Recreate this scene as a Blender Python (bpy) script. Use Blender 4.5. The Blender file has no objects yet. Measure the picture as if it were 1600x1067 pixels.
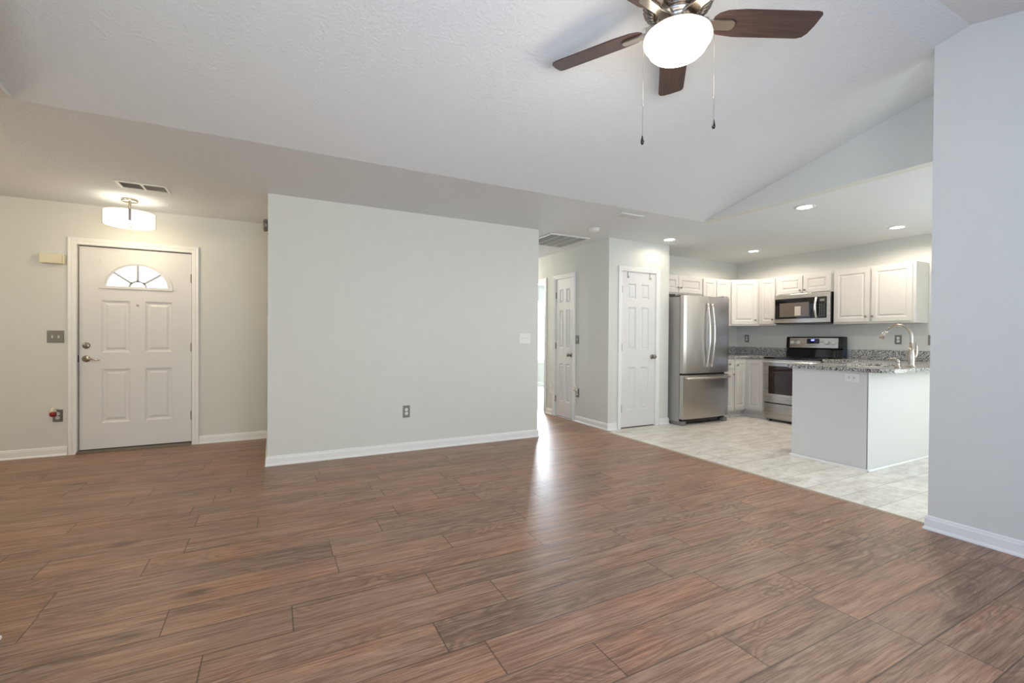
import bpy, bmesh, math, random
from mathutils import Vector, Matrix
random.seed(7)
SC = bpy.context.scene
COL = SC.collection

# ------------------------------------------------------------------ camera
YAW, PITCH, ROLL, FPX, EYE = -0.4812, -0.0084, 0.0069, 713.9227, 1.1666
def cam_axes():
    f = Vector((-math.sin(YAW)*math.cos(PITCH), math.cos(YAW)*math.cos(PITCH), math.sin(PITCH)))
    r = f.cross(Vector((0, 0, 1))).normalized(); u = r.cross(f)
    c, s = math.cos(ROLL), math.sin(ROLL)
    return f, c*r + s*u, -s*r + c*u
F_, R_, U_ = cam_axes()
cd = bpy.data.cameras.new('camera'); cam = bpy.data.objects.new('camera', cd); COL.objects.link(cam)
cd.sensor_width = 36; cd.sensor_fit = 'HORIZONTAL'; cd.lens = FPX/1600*36; cd.clip_start = .02
M4 = Matrix((R_, U_, -F_)).transposed().to_4x4(); M4.translation = Vector((0, 0, EYE))
cam.matrix_world = M4
SC.camera = cam

# ------------------------------------------------------------------ world, exposure, daylight
SC.view_settings.view_transform = 'Standard'
SC.view_settings.look = 'None'
SC.view_settings.gamma = 1
SC.view_settings.use_curve_mapping = False
SC.view_settings.exposure = 0.0
W = bpy.data.worlds.new('world'); SC.world = W; W.use_nodes = True
W.node_tree.nodes['Background'].inputs[0].default_value = (.86, .93, 1, 1)
W.node_tree.nodes['Background'].inputs[1].default_value = 3.0

def area(name, loc, direction, sx, sy, power, col, spread=180):
    l = bpy.data.lights.new(name, 'AREA'); l.shape = 'RECTANGLE'; l.size = sx; l.size_y = sy
    l.energy = power; l.color = col; l.spread = math.radians(spread)
    o = bpy.data.objects.new(name, l); COL.objects.link(o); o.location = loc
    o.rotation_euler = Vector(direction).to_track_quat('-Z', 'Y').to_euler()
    return o
DAY = (.80, .90, 1)
area('daylight_patio', (.55, -1.32, 1.15), (-.05, 1, .22), 2.2, 1.9, 44, (.91, .96, 1), 130)
area('side_fill_blue', (-1.09, -.25, 1.45), (1, .25, .10), 1.1, 1.3, 24, (.15, .42, 1), 120)  # blue fill added to tint and brighten the right wall
area('daylight_dining', (5.3, -1.32, 1.35), (0, 1, .1), 1.9, 1.4, 9, (.84, 1, .93))
area('dining_side_fill', (7.07, .35, 1.40), (-1, -.10, .16), 1.5, 1.3, 44, (.90, .97, 1))  # fill light added from out of view to lift kitchen ceiling and vault
area('daylight_bedroom', (5.5, 9.80, 1.40), (0, -1, 0), 1.15, 1.40, 420, DAY)
def point(name, loc, power, col, size):
    l = bpy.data.lights.new(name, 'POINT'); l.energy = power; l.color = col; l.shadow_soft_size = size
    o = bpy.data.objects.new(name, l); COL.objects.link(o); o.location = loc
point('hallway_fill', (3.25, 7.5, 2.1), 50, (1, .93, .84), .15)  # added fill without a fixture, brightens the hallway
point('foyer_fill', (-2.9, 3.9, 2.0), 34, (1, .86, .66), .15)  # added light out of view, no fixture, lifts the foyer walls and ceiling

# ------------------------------------------------------------------ node helpers
class NT:
    def __init__(s, name):
        s.m = bpy.data.materials.new(name); s.m.use_nodes = True
        s.t = s.m.node_tree; s.b = s.t.nodes['Principled BSDF']; s.out = s.t.nodes['Material Output']
    def n(s, typ, ins=None, **kw):
        x = s.t.nodes.new(typ)
        for k, v in kw.items(): setattr(x, k, v)
        for k, v in (ins or {}).items(): s.set(x.inputs[k], v)
        return x
    def set(s, sock, v):
        if isinstance(v, bpy.types.NodeSocket): s.t.links.new(v, sock)
        elif isinstance(v, bpy.types.Node): s.t.links.new(v.outputs[0], sock)
        else: sock.default_value = v
    def math(s, op, a, b=0.0, c=0.0, clamp=False):
        x = s.n('ShaderNodeMath', {0: a, 1: b, 2: c}, operation=op); x.use_clamp = clamp; return x.outputs[0]
    def ramp(s, fac, stops, interp='LINEAR'):
        x = s.n('ShaderNodeValToRGB', {0: fac}); r = x.color_ramp; r.interpolation = interp
        while len(r.elements) < len(stops): r.elements.new(.5)
        for e, (p, c) in zip(r.elements, stops): e.position = p; e.color = (*c, 1) if len(c) == 3 else c
        return x.outputs[0]
    def mix(s, fac, a, b, blend='MIX'):
        x = s.n('ShaderNodeMix', data_type='RGBA', blend_type=blend)
        s.set(x.inputs['Factor'], fac); s.set(x.inputs['A'], a); s.set(x.inputs['B'], b); return x.outputs['Result']
    def P(s, **kw):
        for k, v in kw.items(): s.set(s.b.inputs[k.replace('_', ' ')], v)
    def bump(s, h, strength, dist=.002):
        x = s.n('ShaderNodeBump', {'Height': h, 'Strength': strength, 'Distance': dist}); s.set(s.b.inputs['Normal'], x.outputs[0])
    def pos(s): return s.n('ShaderNodeNewGeometry').outputs['Position']
    def obj(s): return s.n('ShaderNodeTexCoord').outputs['Object']
    def scale(s, v, sc, loc=(0, 0, 0)):
        return s.n('ShaderNodeMapping', {'Vector': v, 'Scale': sc, 'Location': loc}).outputs[0]
    def noise(s, v, scale, detail=3, rough=.5, dist=0.0):
        return s.n('ShaderNodeTexNoise', {'Vector': v, 'Scale': scale, 'Detail': detail, 'Roughness': rough, 'Distortion': dist}).outputs[0]
C4 = lambda c: (c[0], c[1], c[2], 1)

def simple(name, col, rough=.5, metal=0.0, spec=.5, var=.03, nscale=6, bump=0, bscale=80):
    t = NT(name); v = t.pos()
    n = t.noise(v, nscale, 3)
    a = tuple(max(0, c*(1-var)) for c in col); b = tuple(min(1, c*(1+var)) for c in col)
    t.P(Base_Color=t.ramp(n, [(.3, a), (.7, b)]), Roughness=rough, Metallic=metal, Specular_IOR_Level=spec)
    if bump: t.bump(t.noise(v, bscale, 2), bump)
    return t.m
def textured_ceiling(name, col):
    t = NT(name); v = t.pos()
    n1 = t.noise(v, 55, 4, .6); n2 = t.noise(v, 18, 3, .5)
    h = t.math('ADD', t.ramp(n1, [(.42, (0, 0, 0)), (.62, (1, 1, 1))]), t.math('MULTIPLY', n2, .6))
    t.P(Base_Color=C4(col), Roughness=.9, Specular_IOR_Level=.2); t.bump(h, .35, .004); return t.m
def steel(name, col, rough, axis):
    t = NT(name); sc = {'z': (160, 160, 2), 'h': (2, 2, 160)}[axis]
    n = t.noise(t.scale(t.pos(), sc), 1, 3, .6)
    t.P(Base_Color=t.ramp(n, [(.25, tuple(c*.92 for c in col)), (.75, tuple(min(1, c*1.05) for c in col))]),
        Metallic=1.0, Roughness=t.math('ADD', rough-.05, t.math('MULTIPLY', n, .1)))
    return t.m
def emissive(name, col, strength, base=(.8, .8, .8)):
    t = NT(name); t.P(Base_Color=C4(base), Roughness=.3, Emission_Color=C4(col), Emission_Strength=strength); return t.m
def glass_clear(name, fac=.06, tint=(1, 1, 1)):
    t = NT(name); t.t.nodes.remove(t.b)
    tr = t.n('ShaderNodeBsdfTransparent', {'Color': C4(tint)}); gl = t.n('ShaderNodeBsdfGlossy', {'Roughness': .02})
    mx = t.n('ShaderNodeMixShader', {0: fac, 1: tr.outputs[0], 2: gl.outputs[0]})
    t.t.links.new(mx.outputs[0], t.out.inputs[0]); return t.m
def frosted(name, col, strength):
    t = NT(name)
    fr = t.n('ShaderNodeLayerWeight', {'Blend': .35}).outputs['Facing']
    t.P(Base_Color=(.9, .9, .88, 1), Roughness=.25, Emission_Color=C4(col),
        Emission_Strength=t.math('MULTIPLY', strength, t.math('SUBTRACT', 1.0, t.math('MULTIPLY', fr, .45))))
    return t.m

def wood_floor():
    t = NT('wood_laminate'); p = t.pos()
    at = t.n('ShaderNodeAttribute', attribute_name='plank').outputs['Color']
    sp = t.n('ShaderNodeSeparateColor', {0: at}); r, g, b = sp.outputs[0], sp.outputs[1], sp.outputs[2]
    off = t.n('ShaderNodeCombineXYZ', {0: t.math('MULTIPLY', r, 40), 1: t.math('MULTIPLY', g, 30), 2: t.math('MULTIPLY', b, 20)}).outputs[0]
    q = t.n('ShaderNodeVectorMath', {0: p, 1: off}, operation='ADD').outputs[0]
    streak = t.noise(t.scale(q, (1.0, 15, 1)), 2.2, 6, .68, .5)
    fine = t.noise(t.scale(q, (4.5, 150, 1)), 1.3, 5, .72, .1)
    low = t.noise(t.scale(q, (.95, 3.6, 1)), 1.15, 3, .5, .4)
    rings = t.math('SINE', t.math('MULTIPLY', low, 70.0))
    rmask = t.ramp(t.noise(t.scale(q, (.8, 2.0, 1), (9, 4, 2)), 1.6, 2), [(.48, (0, 0, 0)), (.62, (1, 1, 1))])
    ringv = t.math('MULTIPLY', t.math('POWER', t.math('ABSOLUTE', rings), 3.0), rmask)
    patch = t.noise(t.scale(q, (1.5, 4.0, 1), (3, 1, 7)), 1.4, 3, .55)
    vor = t.n('ShaderNodeTexVoronoi', {'Vector': t.scale(q, (1.5, 3.4, 1)), 'Scale': 1.0, 'Randomness': 1.0})
    kd = t.math('ADD', vor.outputs['Distance'], t.math('MULTIPLY', t.math('SUBTRACT', streak, .5), .25))
    knot = t.ramp(kd, [(.0, (1, 1, 1)), (.055, (.65, .65, .65)), (.15, (0, 0, 0))])
    knot = t.math('MULTIPLY', knot, t.math('GREATER_THAN', t.n('ShaderNodeSeparateColor', {0: vor.outputs['Color']}).outputs[0], .45))
    mid = t.noise(t.scale(q, (2.4, 60, 1), (5, 2, 3)), 1.3, 4, .65, .25)
    tone = t.math('ADD', t.math('ADD', t.math('MULTIPLY', streak, .28), t.math('MULTIPLY', fine, .38)), t.math('MULTIPLY', mid, .34))
    base = t.ramp(tone, [(.36, (.105, .058, .040)), (.44, (.215, .122, .080)), (.51, (.335, .207, .140)), (.62, (.47, .325, .235))])
    hair = t.ramp(t.noise(t.scale(q, (9, 240, 1), (2, 7, 1)), 1.0, 3, .6, .15), [(.30, (1, 1, 1)), (.44, (0, 0, 0))])
    base = t.mix(t.math('MULTIPLY', hair, .45), base, (.075, .042, .030, 1))
    base = t.mix(t.math('MULTIPLY', ringv, .5), base, (.105, .058, .038, 1))
    tint = t.ramp(g, [(0, (.90, .89, .88)), (.35, (1.0, .98, .95)), (.6, (1.06, .95, .88)), (1, (1.08, 1.06, 1.02))])
    base = t.mix(1.0, base, tint, 'MULTIPLY')
    base = t.mix(1.0, base, t.ramp(patch, [(.32, (.86, .85, .84)), (.5, (1, 1, 1)), (.68, (1.14, 1.0, .92))]), 'MULTIPLY')
    base = t.mix(t.math('MULTIPLY', knot, .75), base, (.045, .028, .024, 1))
    uv = t.n('ShaderNodeUVMap', uv_map='edge_a').outputs[0]; uv2 = t.n('ShaderNodeUVMap', uv_map='edge_b').outputs[0]
    s1 = t.n('ShaderNodeSeparateXYZ', {0: uv}); s2 = t.n('ShaderNodeSeparateXYZ', {0: uv2})
    d = t.math('MINIMUM', t.math('MINIMUM', s1.outputs[0], s1.outputs[1]), t.math('MINIMUM', s2.outputs[0], s2.outputs[1]))
    seam = t.ramp(t.math('MULTIPLY', d, 270.0), [(.0, (1, 1, 1)), (.5, (.7, .7, .7)), (1, (0, 0, 0))])
    base = t.mix(t.math('MULTIPLY', seam, .85), base, (.05, .03, .022, 1))
    h = t.math('SUBTRACT', t.math('ADD', t.math('MULTIPLY', fine, .35), t.math('MULTIPLY', streak, .5)), t.math('MULTIPLY', seam, 1.5))
    t.P(Base_Color=base, Roughness=t.math('ADD', .31, t.math('MULTIPLY', fine, .16)), Specular_IOR_Level=.5)
    t.bump(h, .22, .0015); return t.m
def tile_floor():
    t = NT('vinyl_tile'); p = t.pos(); s = t.n('ShaderNodeSeparateXYZ', {0: p})
    def line(c, ph):
        u = t.math('FRACT', t.math('DIVIDE', t.math('SUBTRACT', c, ph), .234))
        return t.math('MINIMUM', u, t.math('SUBTRACT', 1.0, u))
    d = t.math('MINIMUM', line(s.outputs[0], 3.897), line(s.outputs[1], 1.633))
    seam = t.ramp(d, [(0, (1, 1, 1)), (.012, (.6, .6, .6)), (.022, (0, 0, 0))])
    n1 = t.noise(t.scale(p, (1.5, 4, 1)), 2.6, 6, .62, .7); n2 = t.noise(p, 30, 4, .6)
    c = t.ramp(t.math('ADD', t.math('MULTIPLY', n1, .7), t.math('MULTIPLY', n2, .3)), [(.38, (.60, .56, .50)), (.5, (.76, .73, .67)), (.60, (.85, .83, .79))])
    c = t.mix(t.math('MULTIPLY', seam, .75), c, (.36, .34, .31, 1))
    t.P(Base_Color=c, Roughness=.34, Specular_IOR_Level=.5); t.bump(t.math('SUBTRACT', n2, seam), .08, .001); return t.m
def granite():
    t = NT('granite'); p = t.pos()
    v = t.n('ShaderNodeTexVoronoi', {'Vector': p, 'Scale': 150}).outputs['Color']
    s = t.n('ShaderNodeSeparateColor', {0: v}).outputs[0]
    n = t.noise(p, 60, 4, .6)
    m = t.math('ADD', t.math('MULTIPLY', s, .6), t.math('MULTIPLY', n, .4))
    c = t.ramp(m, [(.0, (.025, .025, .028)), (.30, (.12, .12, .125)), (.42, (.28, .28, .28)), (.52, (.48, .47, .45)), (.68, (.70, .68, .64))], 'CONSTANT')
    t.P(Base_Color=c, Roughness=.17, Specular_IOR_Level=.6); return t.m
def blade_wood():
    t = NT('walnut_blade'); p = t.obj()
    n = t.noise(t.scale(p, (3, 60, 60)), 1.5, 6, .65, .4)
    t.P(Base_Color=t.ramp(n, [(.3, (.035, .020, .017)), (.55, (.075, .041, .034)), (.75, (.115, .066, .054))]), Roughness=.38); return t.m

MAT = {}
MAT['wall'] = simple('wall_paint', (.70, .705, .66), .75, var=.008, spec=.25, bump=.05, bscale=220)
MAT['trim'] = simple('white_trim', (.86, .86, .84), .38, var=.01)
MAT['door'] = simple('door_paint', (.74, .735, .725), .42, var=.01)
MAT['ceil'] = textured_ceiling('ceiling_texture', (.755, .775, .785))
MAT['cab'] = simple('cabinet_white', (.64, .62, .585), .36, var=.012)
MAT['penin'] = simple('peninsula_paint', (.71, .71, .68), .6, var=.008)
MAT['floor'] = wood_floor(); MAT['tile'] = tile_floor(); MAT['granite'] = granite(); MAT['blade'] = blade_wood()
MAT['steel'] = steel('brushed_steel', (.56, .54, .51), .30, 'z')
MAT['steel_h'] = steel('brushed_steel_horizontal', (.62, .59, .55), .28, 'h')
MAT['steel_bar'] = steel('polished_bar', (.78, .76, .72), .25, 'z')
MAT['steel_side'] = simple('grey_painted_steel', (.40, .385, .36), .42, metal=.2)
MAT['nickel'] = simple('satin_nickel', (.50, .45, .39), .26, metal=1.0, var=.02)
MAT['nickel_dark'] = simple('aged_nickel', (.30, .27, .235), .34, metal=1.0, var=.04)
MAT['plate'] = simple('pewter_plate', (.24, .235, .22), .38, metal=.6, var=.02)
MAT['white_pl'] = simple('white_plastic', (.80, .80, .77), .35, var=.01)
MAT['ivory'] = simple('ivory_plastic', (.72, .67, .50), .4, var=.015)
MAT['black'] = simple('black_plastic', (.012, .012, .013), .25, var=.1)
MAT['black_glass'] = simple('black_glass', (.006, .006, .007), .04, var=.1, spec=.6)
MAT['oven_glass'] = simple('oven_glass', (.035, .022, .018), .06, var=.1, spec=.6)
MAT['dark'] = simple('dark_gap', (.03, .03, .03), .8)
MAT['grille'] = simple('grille_grey', (.36, .365, .36), .6)
MAT['vent'] = simple('vent_white', (.74, .74, .71), .45)
MAT['red'] = simple('red_oil', (.25, .01, .01), .15)
MAT['rubber'] = simple('grey_rubber', (.22, .21, .20), .7)
MAT['carpet'] = simple('carpet_beige', (.50, .47, .42), .95, var=.25, nscale=220, bump=.5, bscale=260)
MAT['strip'] = simple('transition_strip', (.42, .34, .25), .45)
MAT['bronze'] = simple('threshold_metal', (.20, .17, .13), .45, metal=.5)
MAT['glass'] = glass_clear('window_glass')
MAT['oilglass'] = glass_clear('bottle_glass', .12, (.95, .85, .6))
MAT['blind'] = simple('blind_slat', (.85, .86, .86), .5)
MAT['bowl'] = frosted('lit_frosted_bowl', (1.0, .90, .76), 7.5)
MAT['drum'] = frosted('lit_drum_glass', (1.0, .92, .74), 1.9)
MAT['led'] = emissive('lit_downlight', (1.0, .93, .82), 14)
MAT['display'] = emissive('blue_display', (.04, .06, .9), 1.6, (.0, .0, .02))
MAT['digits'] = emissive('display_digits', (.75, .85, 1), 3.0)
MAT['siding'] = simple('house_outside', (.75, .77, .78), .8)

# ------------------------------------------------------------------ mesh helpers
class MB:
    def __init__(s, T=None): s.v = []; s.f = []; s.mi = []; s.sm = []; s.T = T; s.cur = 0; s.smooth = False
    def add(s, vs, fs):
        o = len(s.v)
        s.v += [tuple(s.T @ Vector(p)) if s.T else tuple(p) for p in vs]
        for f in fs: s.f.append([i+o for i in f]); s.mi.append(s.cur); s.sm.append(s.smooth)
        return s
    def box(s, x0, x1, y0, y1, z0, z1):
        x0, x1 = sorted((x0, x1)); y0, y1 = sorted((y0, y1)); z0, z1 = sorted((z0, z1))
        return s.add([(x0,y0,z0),(x1,y0,z0),(x1,y1,z0),(x0,y1,z0),(x0,y0,z1),(x1,y0,z1),(x1,y1,z1),(x0,y1,z1)],
                     [(0,3,2,1),(4,5,6,7),(0,1,5,4),(1,2,6,5),(2,3,7,6),(3,0,4,7)])
    def prism(s, poly, z0, z1, axis='z'):
        n = len(poly)
        m = {'z': lambda a, b, c: (a, b, c), 'x': lambda a, b, c: (c, a, b), 'y': lambda a, b, c: (a, c, b)}[axis]
        vs = [m(a, b, z0) for a, b in poly] + [m(a, b, z1) for a, b in poly]
        return s.add(vs, [list(range(n))[::-1], list(range(n, 2*n))] + [(i, (i+1) % n, n+(i+1) % n, n+i) for i in range(n)])
    def lathe(s, prof, c=(0, 0, 0), axis='z', n=32, smooth=True):
        old = s.smooth; s.smooth = smooth
        vs = []; fs = []
        for r, h in prof:
            for i in range(n):
                a = 2*math.pi*i/n; p = (r*math.cos(a), r*math.sin(a), h)
                if axis == 'y': p = (p[0], -p[2], p[1])     # positive h comes towards -y
                if axis == 'x': p = (-p[2], p[0], p[1])     # positive h comes towards -x
                vs.append((p[0]+c[0], p[1]+c[1], p[2]+c[2]))
        for j in range(len(prof)-1):
            for i in range(n): fs.append((j*n+i, j*n+(i+1) % n, (j+1)*n+(i+1) % n, (j+1)*n+i))
        if prof[0][0] > 1e-6: fs.append([i for i in range(n)][::-1])
        if prof[-1][0] > 1e-6: fs.append([(len(prof)-1)*n+i for i in range(n)])
        s.add(vs, fs); s.smooth = old; return s
    def tube(s, pts, rad, n=12, caps=True):
        old = s.smooth; s.smooth = True
        pts = [Vector(p) for p in pts]; rs = rad if isinstance(rad, (list, tuple)) else [rad]*len(pts)
        vs = []; fs = []; ref = None
        for i, p in enumerate(pts):
            d = (pts[min(i+1, len(pts)-1)] - pts[max(i-1, 0)]).normalized()
            if ref is None:
                ref = Vector((0, 0, 1)) if abs(d.z) < .9 else Vector((1, 0, 0))
            a = (ref - d*ref.dot(d)).normalized(); ref = a; b = d.cross(a)
            for k in range(n):
                t = 2*math.pi*k/n; q = p + (a*math.cos(t) + b*math.sin(t))*rs[i]; vs.append(tuple(q))
        for j in range(len(pts)-1):
            for i in range(n): fs.append((j*n+i, j*n+(i+1) % n, (j+1)*n+(i+1) % n, (j+1)*n+i))
        if caps: fs.append([i for i in range(n)][::-1]); fs.append([(len(pts)-1)*n+i for i in range(n)])
        s.add(vs, fs); s.smooth = old; return s
    def build(s, name, mats, parent=None, bevel=0, seg=2, loc=None):
        me = bpy.data.meshes.new(name)
        me.from_pydata(s.v, [], s.f); me.update()
        for m in (mats if isinstance(mats, list) else [mats]): me.materials.append(m if not isinstance(m, str) else MAT[m])
        for p, i, sm in zip(me.polygons, s.mi, s.sm): p.material_index = i; p.use_smooth = sm
        bm = bmesh.new(); bm.from_mesh(me); bmesh.ops.recalc_face_normals(bm, faces=bm.faces); bm.to_mesh(me); bm.free()
        o = bpy.data.objects.new(name, me); COL.objects.link(o)
        if parent is not None: o.parent = parent
        if loc is not None: o.location = loc
        if bevel:
            md = o.modifiers.new('bevel', 'BEVEL'); md.width = bevel; md.segments = seg; md.limit_method = 'ANGLE'; md.angle_limit = math.radians(40)
        return o
def tag(o, label, cat, group=None, kind=None):
    o['label'] = label; o['category'] = cat
    if group: o['group'] = group
    if kind: o['kind'] = kind
    return o
def thing(name, label, cat, loc=(0, 0, 0), rz=0, group=None, kind=None):
    o = bpy.data.objects.new(name, None); COL.objects.link(o); o.location = loc; o.rotation_euler = (0, 0, rz)
    o.empty_display_size = .05
    return tag(o, label, cat, group, kind)
def dup(root, loc, label, rz=None):
    r = root.copy(); COL.objects.link(r); r.location = loc; r['label'] = label
    if rz is not None: r.rotation_euler = (0, 0, rz)
    for ch in list(root.children):
        c = ch.copy(); COL.objects.link(c); c.parent = r
        for g in list(ch.children):
            d = g.copy(); COL.objects.link(d); d.parent = c
    return r
def panel_front(mb, x0, x1, z0, z1, yf, panels, prof, skip=None):
    """front face at y=yf looking to -y, cut into a grid; panels = rects; prof = [(inset, depth)...]"""
    xs = sorted({x0, x1} | {p[0] for p in panels} | {p[1] for p in panels})
    zs = sorted({z0, z1} | {p[2] for p in panels} | {p[3] for p in panels})
    for a, b in zip(xs, xs[1:]):
        for c, d in zip(zs, zs[1:]):
            cx, cz = (a+b)/2, (c+d)/2
            if skip and skip[0] < cx < skip[1] and skip[2] < cz < skip[3]: continue
            if any(p[0] < cx < p[1] and p[2] < cz < p[3] for p in panels): continue
            mb.add([(a, yf, c), (b, yf, c), (b, yf, d), (a, yf, d)], [(0, 1, 2, 3)])
    panel_rings(mb, yf, panels, prof)
def panel_rings(mb, yf, panels, prof):
    for p in panels:
        rings = [(0, 0)] + prof
        vs = []
        for i, dp in rings:
            vs += [(p[0]+i, yf+dp, p[2]+i), (p[1]-i, yf+dp, p[2]+i), (p[1]-i, yf+dp, p[3]-i), (p[0]+i, yf+dp, p[3]-i)]
        fs = []
        for r in range(len(rings)-1):
            for k in range(4): fs.append((r*4+k, r*4+(k+1) % 4, (r+1)*4+(k+1) % 4, (r+1)*4+k))
        l = (len(rings)-1)*4; fs.append((l, l+1, l+2, l+3)); mb.add(vs, fs)
def slab_rest(mb, x0, x1, z0, z1, yf, yb):
    mb.add([(x0,yf,z0),(x1,yf,z0),(x1,yf,z1),(x0,yf,z1),(x0,yb,z0),(x1,yb,z0),(x1,yb,z1),(x0,yb,z1)],
           [(0,1,5,4),(1,2,6,5),(2,3,7,6),(3,0,4,7),(5,4,7,6)])

# ------------------------------------------------------------------ measurements (metres)
ZC = 2.44
YA, XA0, XA1 = 4.634, -.046, 2.765
YE = 5.911
XH, YP, XP2 = 3.754, 4.557, 4.798
YK, XK = 5.09, 6.94
XG, YV, XL = 4.151, 3.460, -1.255
XR, YR = 3.594, 1.305
SL, YRI = .2442, 1.142
ZR = ZC + SL*(YV-YRI)
YB = 2*YRI - YV            # back wall, where the far slope comes down to the flat height
XWL = -.942                # left wall face
XT = 3.681                 # wood / vinyl border
zs = lambda y: ZC + SL*(YV-y) if y >= YRI else ZR - SL*(YRI-y)
TH = .11

# ------------------------------------------------------------------ shell
def wall(name, boxes, label, mat='wall'):
    m = MB()
    for b in boxes: m.box(*b)
    return tag(m.build(name, mat), label, 'wall', kind='structure')
wall('wall_center', [(XA0, XA1, YA, 8.6, 0, ZC+.1)], 'large blank grey-green wall in the middle, between foyer and hallway')
wall('wall_entry', [(-3.5, -1.712, YE, YE+.15, 0, ZC+.1), (-.760, XA0, YE, YE+.15, 0, ZC+.1), (-1.712, -.760, YE, YE+.15, 2.058, ZC+.1)], 'foyer wall around the white front door')
wall('wall_foyer_left', [(-3.61, -3.5, 2.1, YE+.15, 0, ZC+.1)], 'foyer side wall left of the front door')
wall('wall_foyer_return', [(-3.5, XWL-TH, 2.1, 2.2, 0, ZC+.1)], 'short wall closing the foyer behind the living room wall')
DY0, DY1 = 6.075, 6.86     # bedroom doorway in the hall wall
CY0, CY1 = 5.315, 5.785    # closet door opening
wall('wall_hall', [(XH, XH+TH, YP+TH, CY0, 0, ZC+.1), (XH, XH+TH, CY1, DY0, 0, ZC+.1), (XH, XH+TH, DY1, 8.5, 0, ZC+.1),
                   (XH, XH+TH, CY0, CY1, 2.045, ZC+.1), (XH, XH+TH, DY0, DY1, 2.045, ZC+.1)], 'grey hallway wall with the narrow closet door and the bedroom doorway')
wall('wall_hall_end', [(XA1, XH, 8.5, 8.6, 0, ZC+.1)], 'far end wall of the hallway')
PX0, PX1 = 3.955, 4.565    # pantry door opening
wall('wall_pantry', [(XH, PX0, YP, YP+TH, 0, ZC+.1), (PX1, XP2, YP, YP+TH, 0, ZC+.1), (PX0, PX1, YP, YP+TH, 2.045, ZC+.1),
                     (XP2-TH, XP2, YP+TH, YK, 0, ZC+.1)], 'narrow wall with the white pantry door beside the refrigerator')
wall('wall_kitchen_back', [(XP2-TH, XK+TH, YK, YK+TH, 0, ZC+.1)], 'kitchen wall behind the refrigerator')
wall('wall_kitchen_right', [(XK, XK+TH, 1.12, YK, 0, ZC+.1), (XK, XK+TH, YB, -.42, 0, ZC+.1), (XK, XK+TH, -.42, 1.12, 0, .72), (XK, XK+TH, -.42, 1.12, 2.08, ZC+.1)], 'kitchen wall behind the stove and microwave')
wall('wall_closet_back', [(XH+TH, XP2-TH, 5.2, 5.24, 0, ZC+.1), (XH+.7, XH+.74, 5.24, 6.0, 0, ZC+.1), (XH+TH, XH+.7, 5.96, 6.0, 0, ZC+.1)], 'closet partition behind the hallway wall')
# pentagon walls at both ends of the vault
def profile_wall(name, x0, x1, ya, yb, label):
    ys = [ya] + ([YRI] if ya < YRI < yb else []) + [yb]
    poly = [(ya, 0)] + [(yb, 0)] + [(y, zs(y)+.05) for y in reversed(ys)]
    m = MB(); m.prism(poly, x0, x1, 'x'); return tag(m.build(name, 'wall'), label, 'wall', kind='structure')
profile_wall('wall_right', XR, XR+TH, YB, YR, 'tall bluish wall end at the right edge, in front of the dining area')
m = MB()
WY0, WY1, WZ0, WZ1 = -.85, .35, .75, 2.15
m.prism([(YB, 0), (2.43, 0), (2.43, WZ0), (YB, WZ0)], XWL-TH, XWL, 'x'); m.prism([(YB, WZ0), (WY0, WZ0), (WY0, WZ1), (YB, WZ1)], XWL-TH, XWL, 'x')
m.prism([(WY1, WZ0), (2.43, WZ0), (2.43, WZ1), (WY1, WZ1)], XWL-TH, XWL, 'x')
m.prism([(YB, WZ1), (2.43, WZ1), (2.43, zs(2.43)+.05), (YRI, ZR+.05), (YB, ZC+.05)], XWL-TH, XWL, 'x')
tag(m.build('wall_left', 'wall'), 'living room side wall ending just before the foyer', 'wall', kind='structure')
def gable(name, x0, x1, label):
    m = MB(); m.prism([(YB, ZC), (YV, ZC), (YRI, ZR+.02)], x0, x1, 'x'); return tag(m.build(name, 'wall'), label, 'wall', kind='structure')
gable('wall_gable_right', XG, XG+.1, 'triangular grey gable above the kitchen opening, under the sloped ceiling')
gable('wall_gable_left', XL-.1, XL, 'sliver of gable at the top left where the slope meets the flat ceiling')
# back wall with the patio door and the dining window
wall('wall_back', [(XWL, -.6, YB-.12, YB, 0, ZC+.1), (1.7, XR, YB-.12, YB, 0, ZC+.1), (-.6, 1.7, YB-.12, YB, 2.1, ZC+.1),
                   (XR, 4.3, YB-.12, YB, 0, ZC+.1), (6.3, XK, YB-.12, YB, 0, ZC+.1), (4.3, 6.3, YB-.12, YB, 2.08, ZC+.1), (4.3, 6.3, YB-.12, YB, 0, .62)], 'rear wall with patio door and dining window')
# bedroom
wall('wall_bedroom', [(XH+TH, 4.9, 9.6, 9.7, 0, ZC+.1), (6.08, 7.2, 9.6, 9.7, 0, ZC+.1), (4.9, 6.08, 9.6, 9.7, 0, .64), (4.9, 6.08, 9.6, 9.7, 2.06, ZC+.1),
                      (7.2, 7.3, 6.0, 9.7, 0, ZC+.1), (XH+.74, 7.2, 5.96, 6.0, 0, ZC+.1), (XH, XH+TH, 8.5, 9.7, 0, ZC+.1)], 'bedroom walls seen through the hallway doorway')

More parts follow.
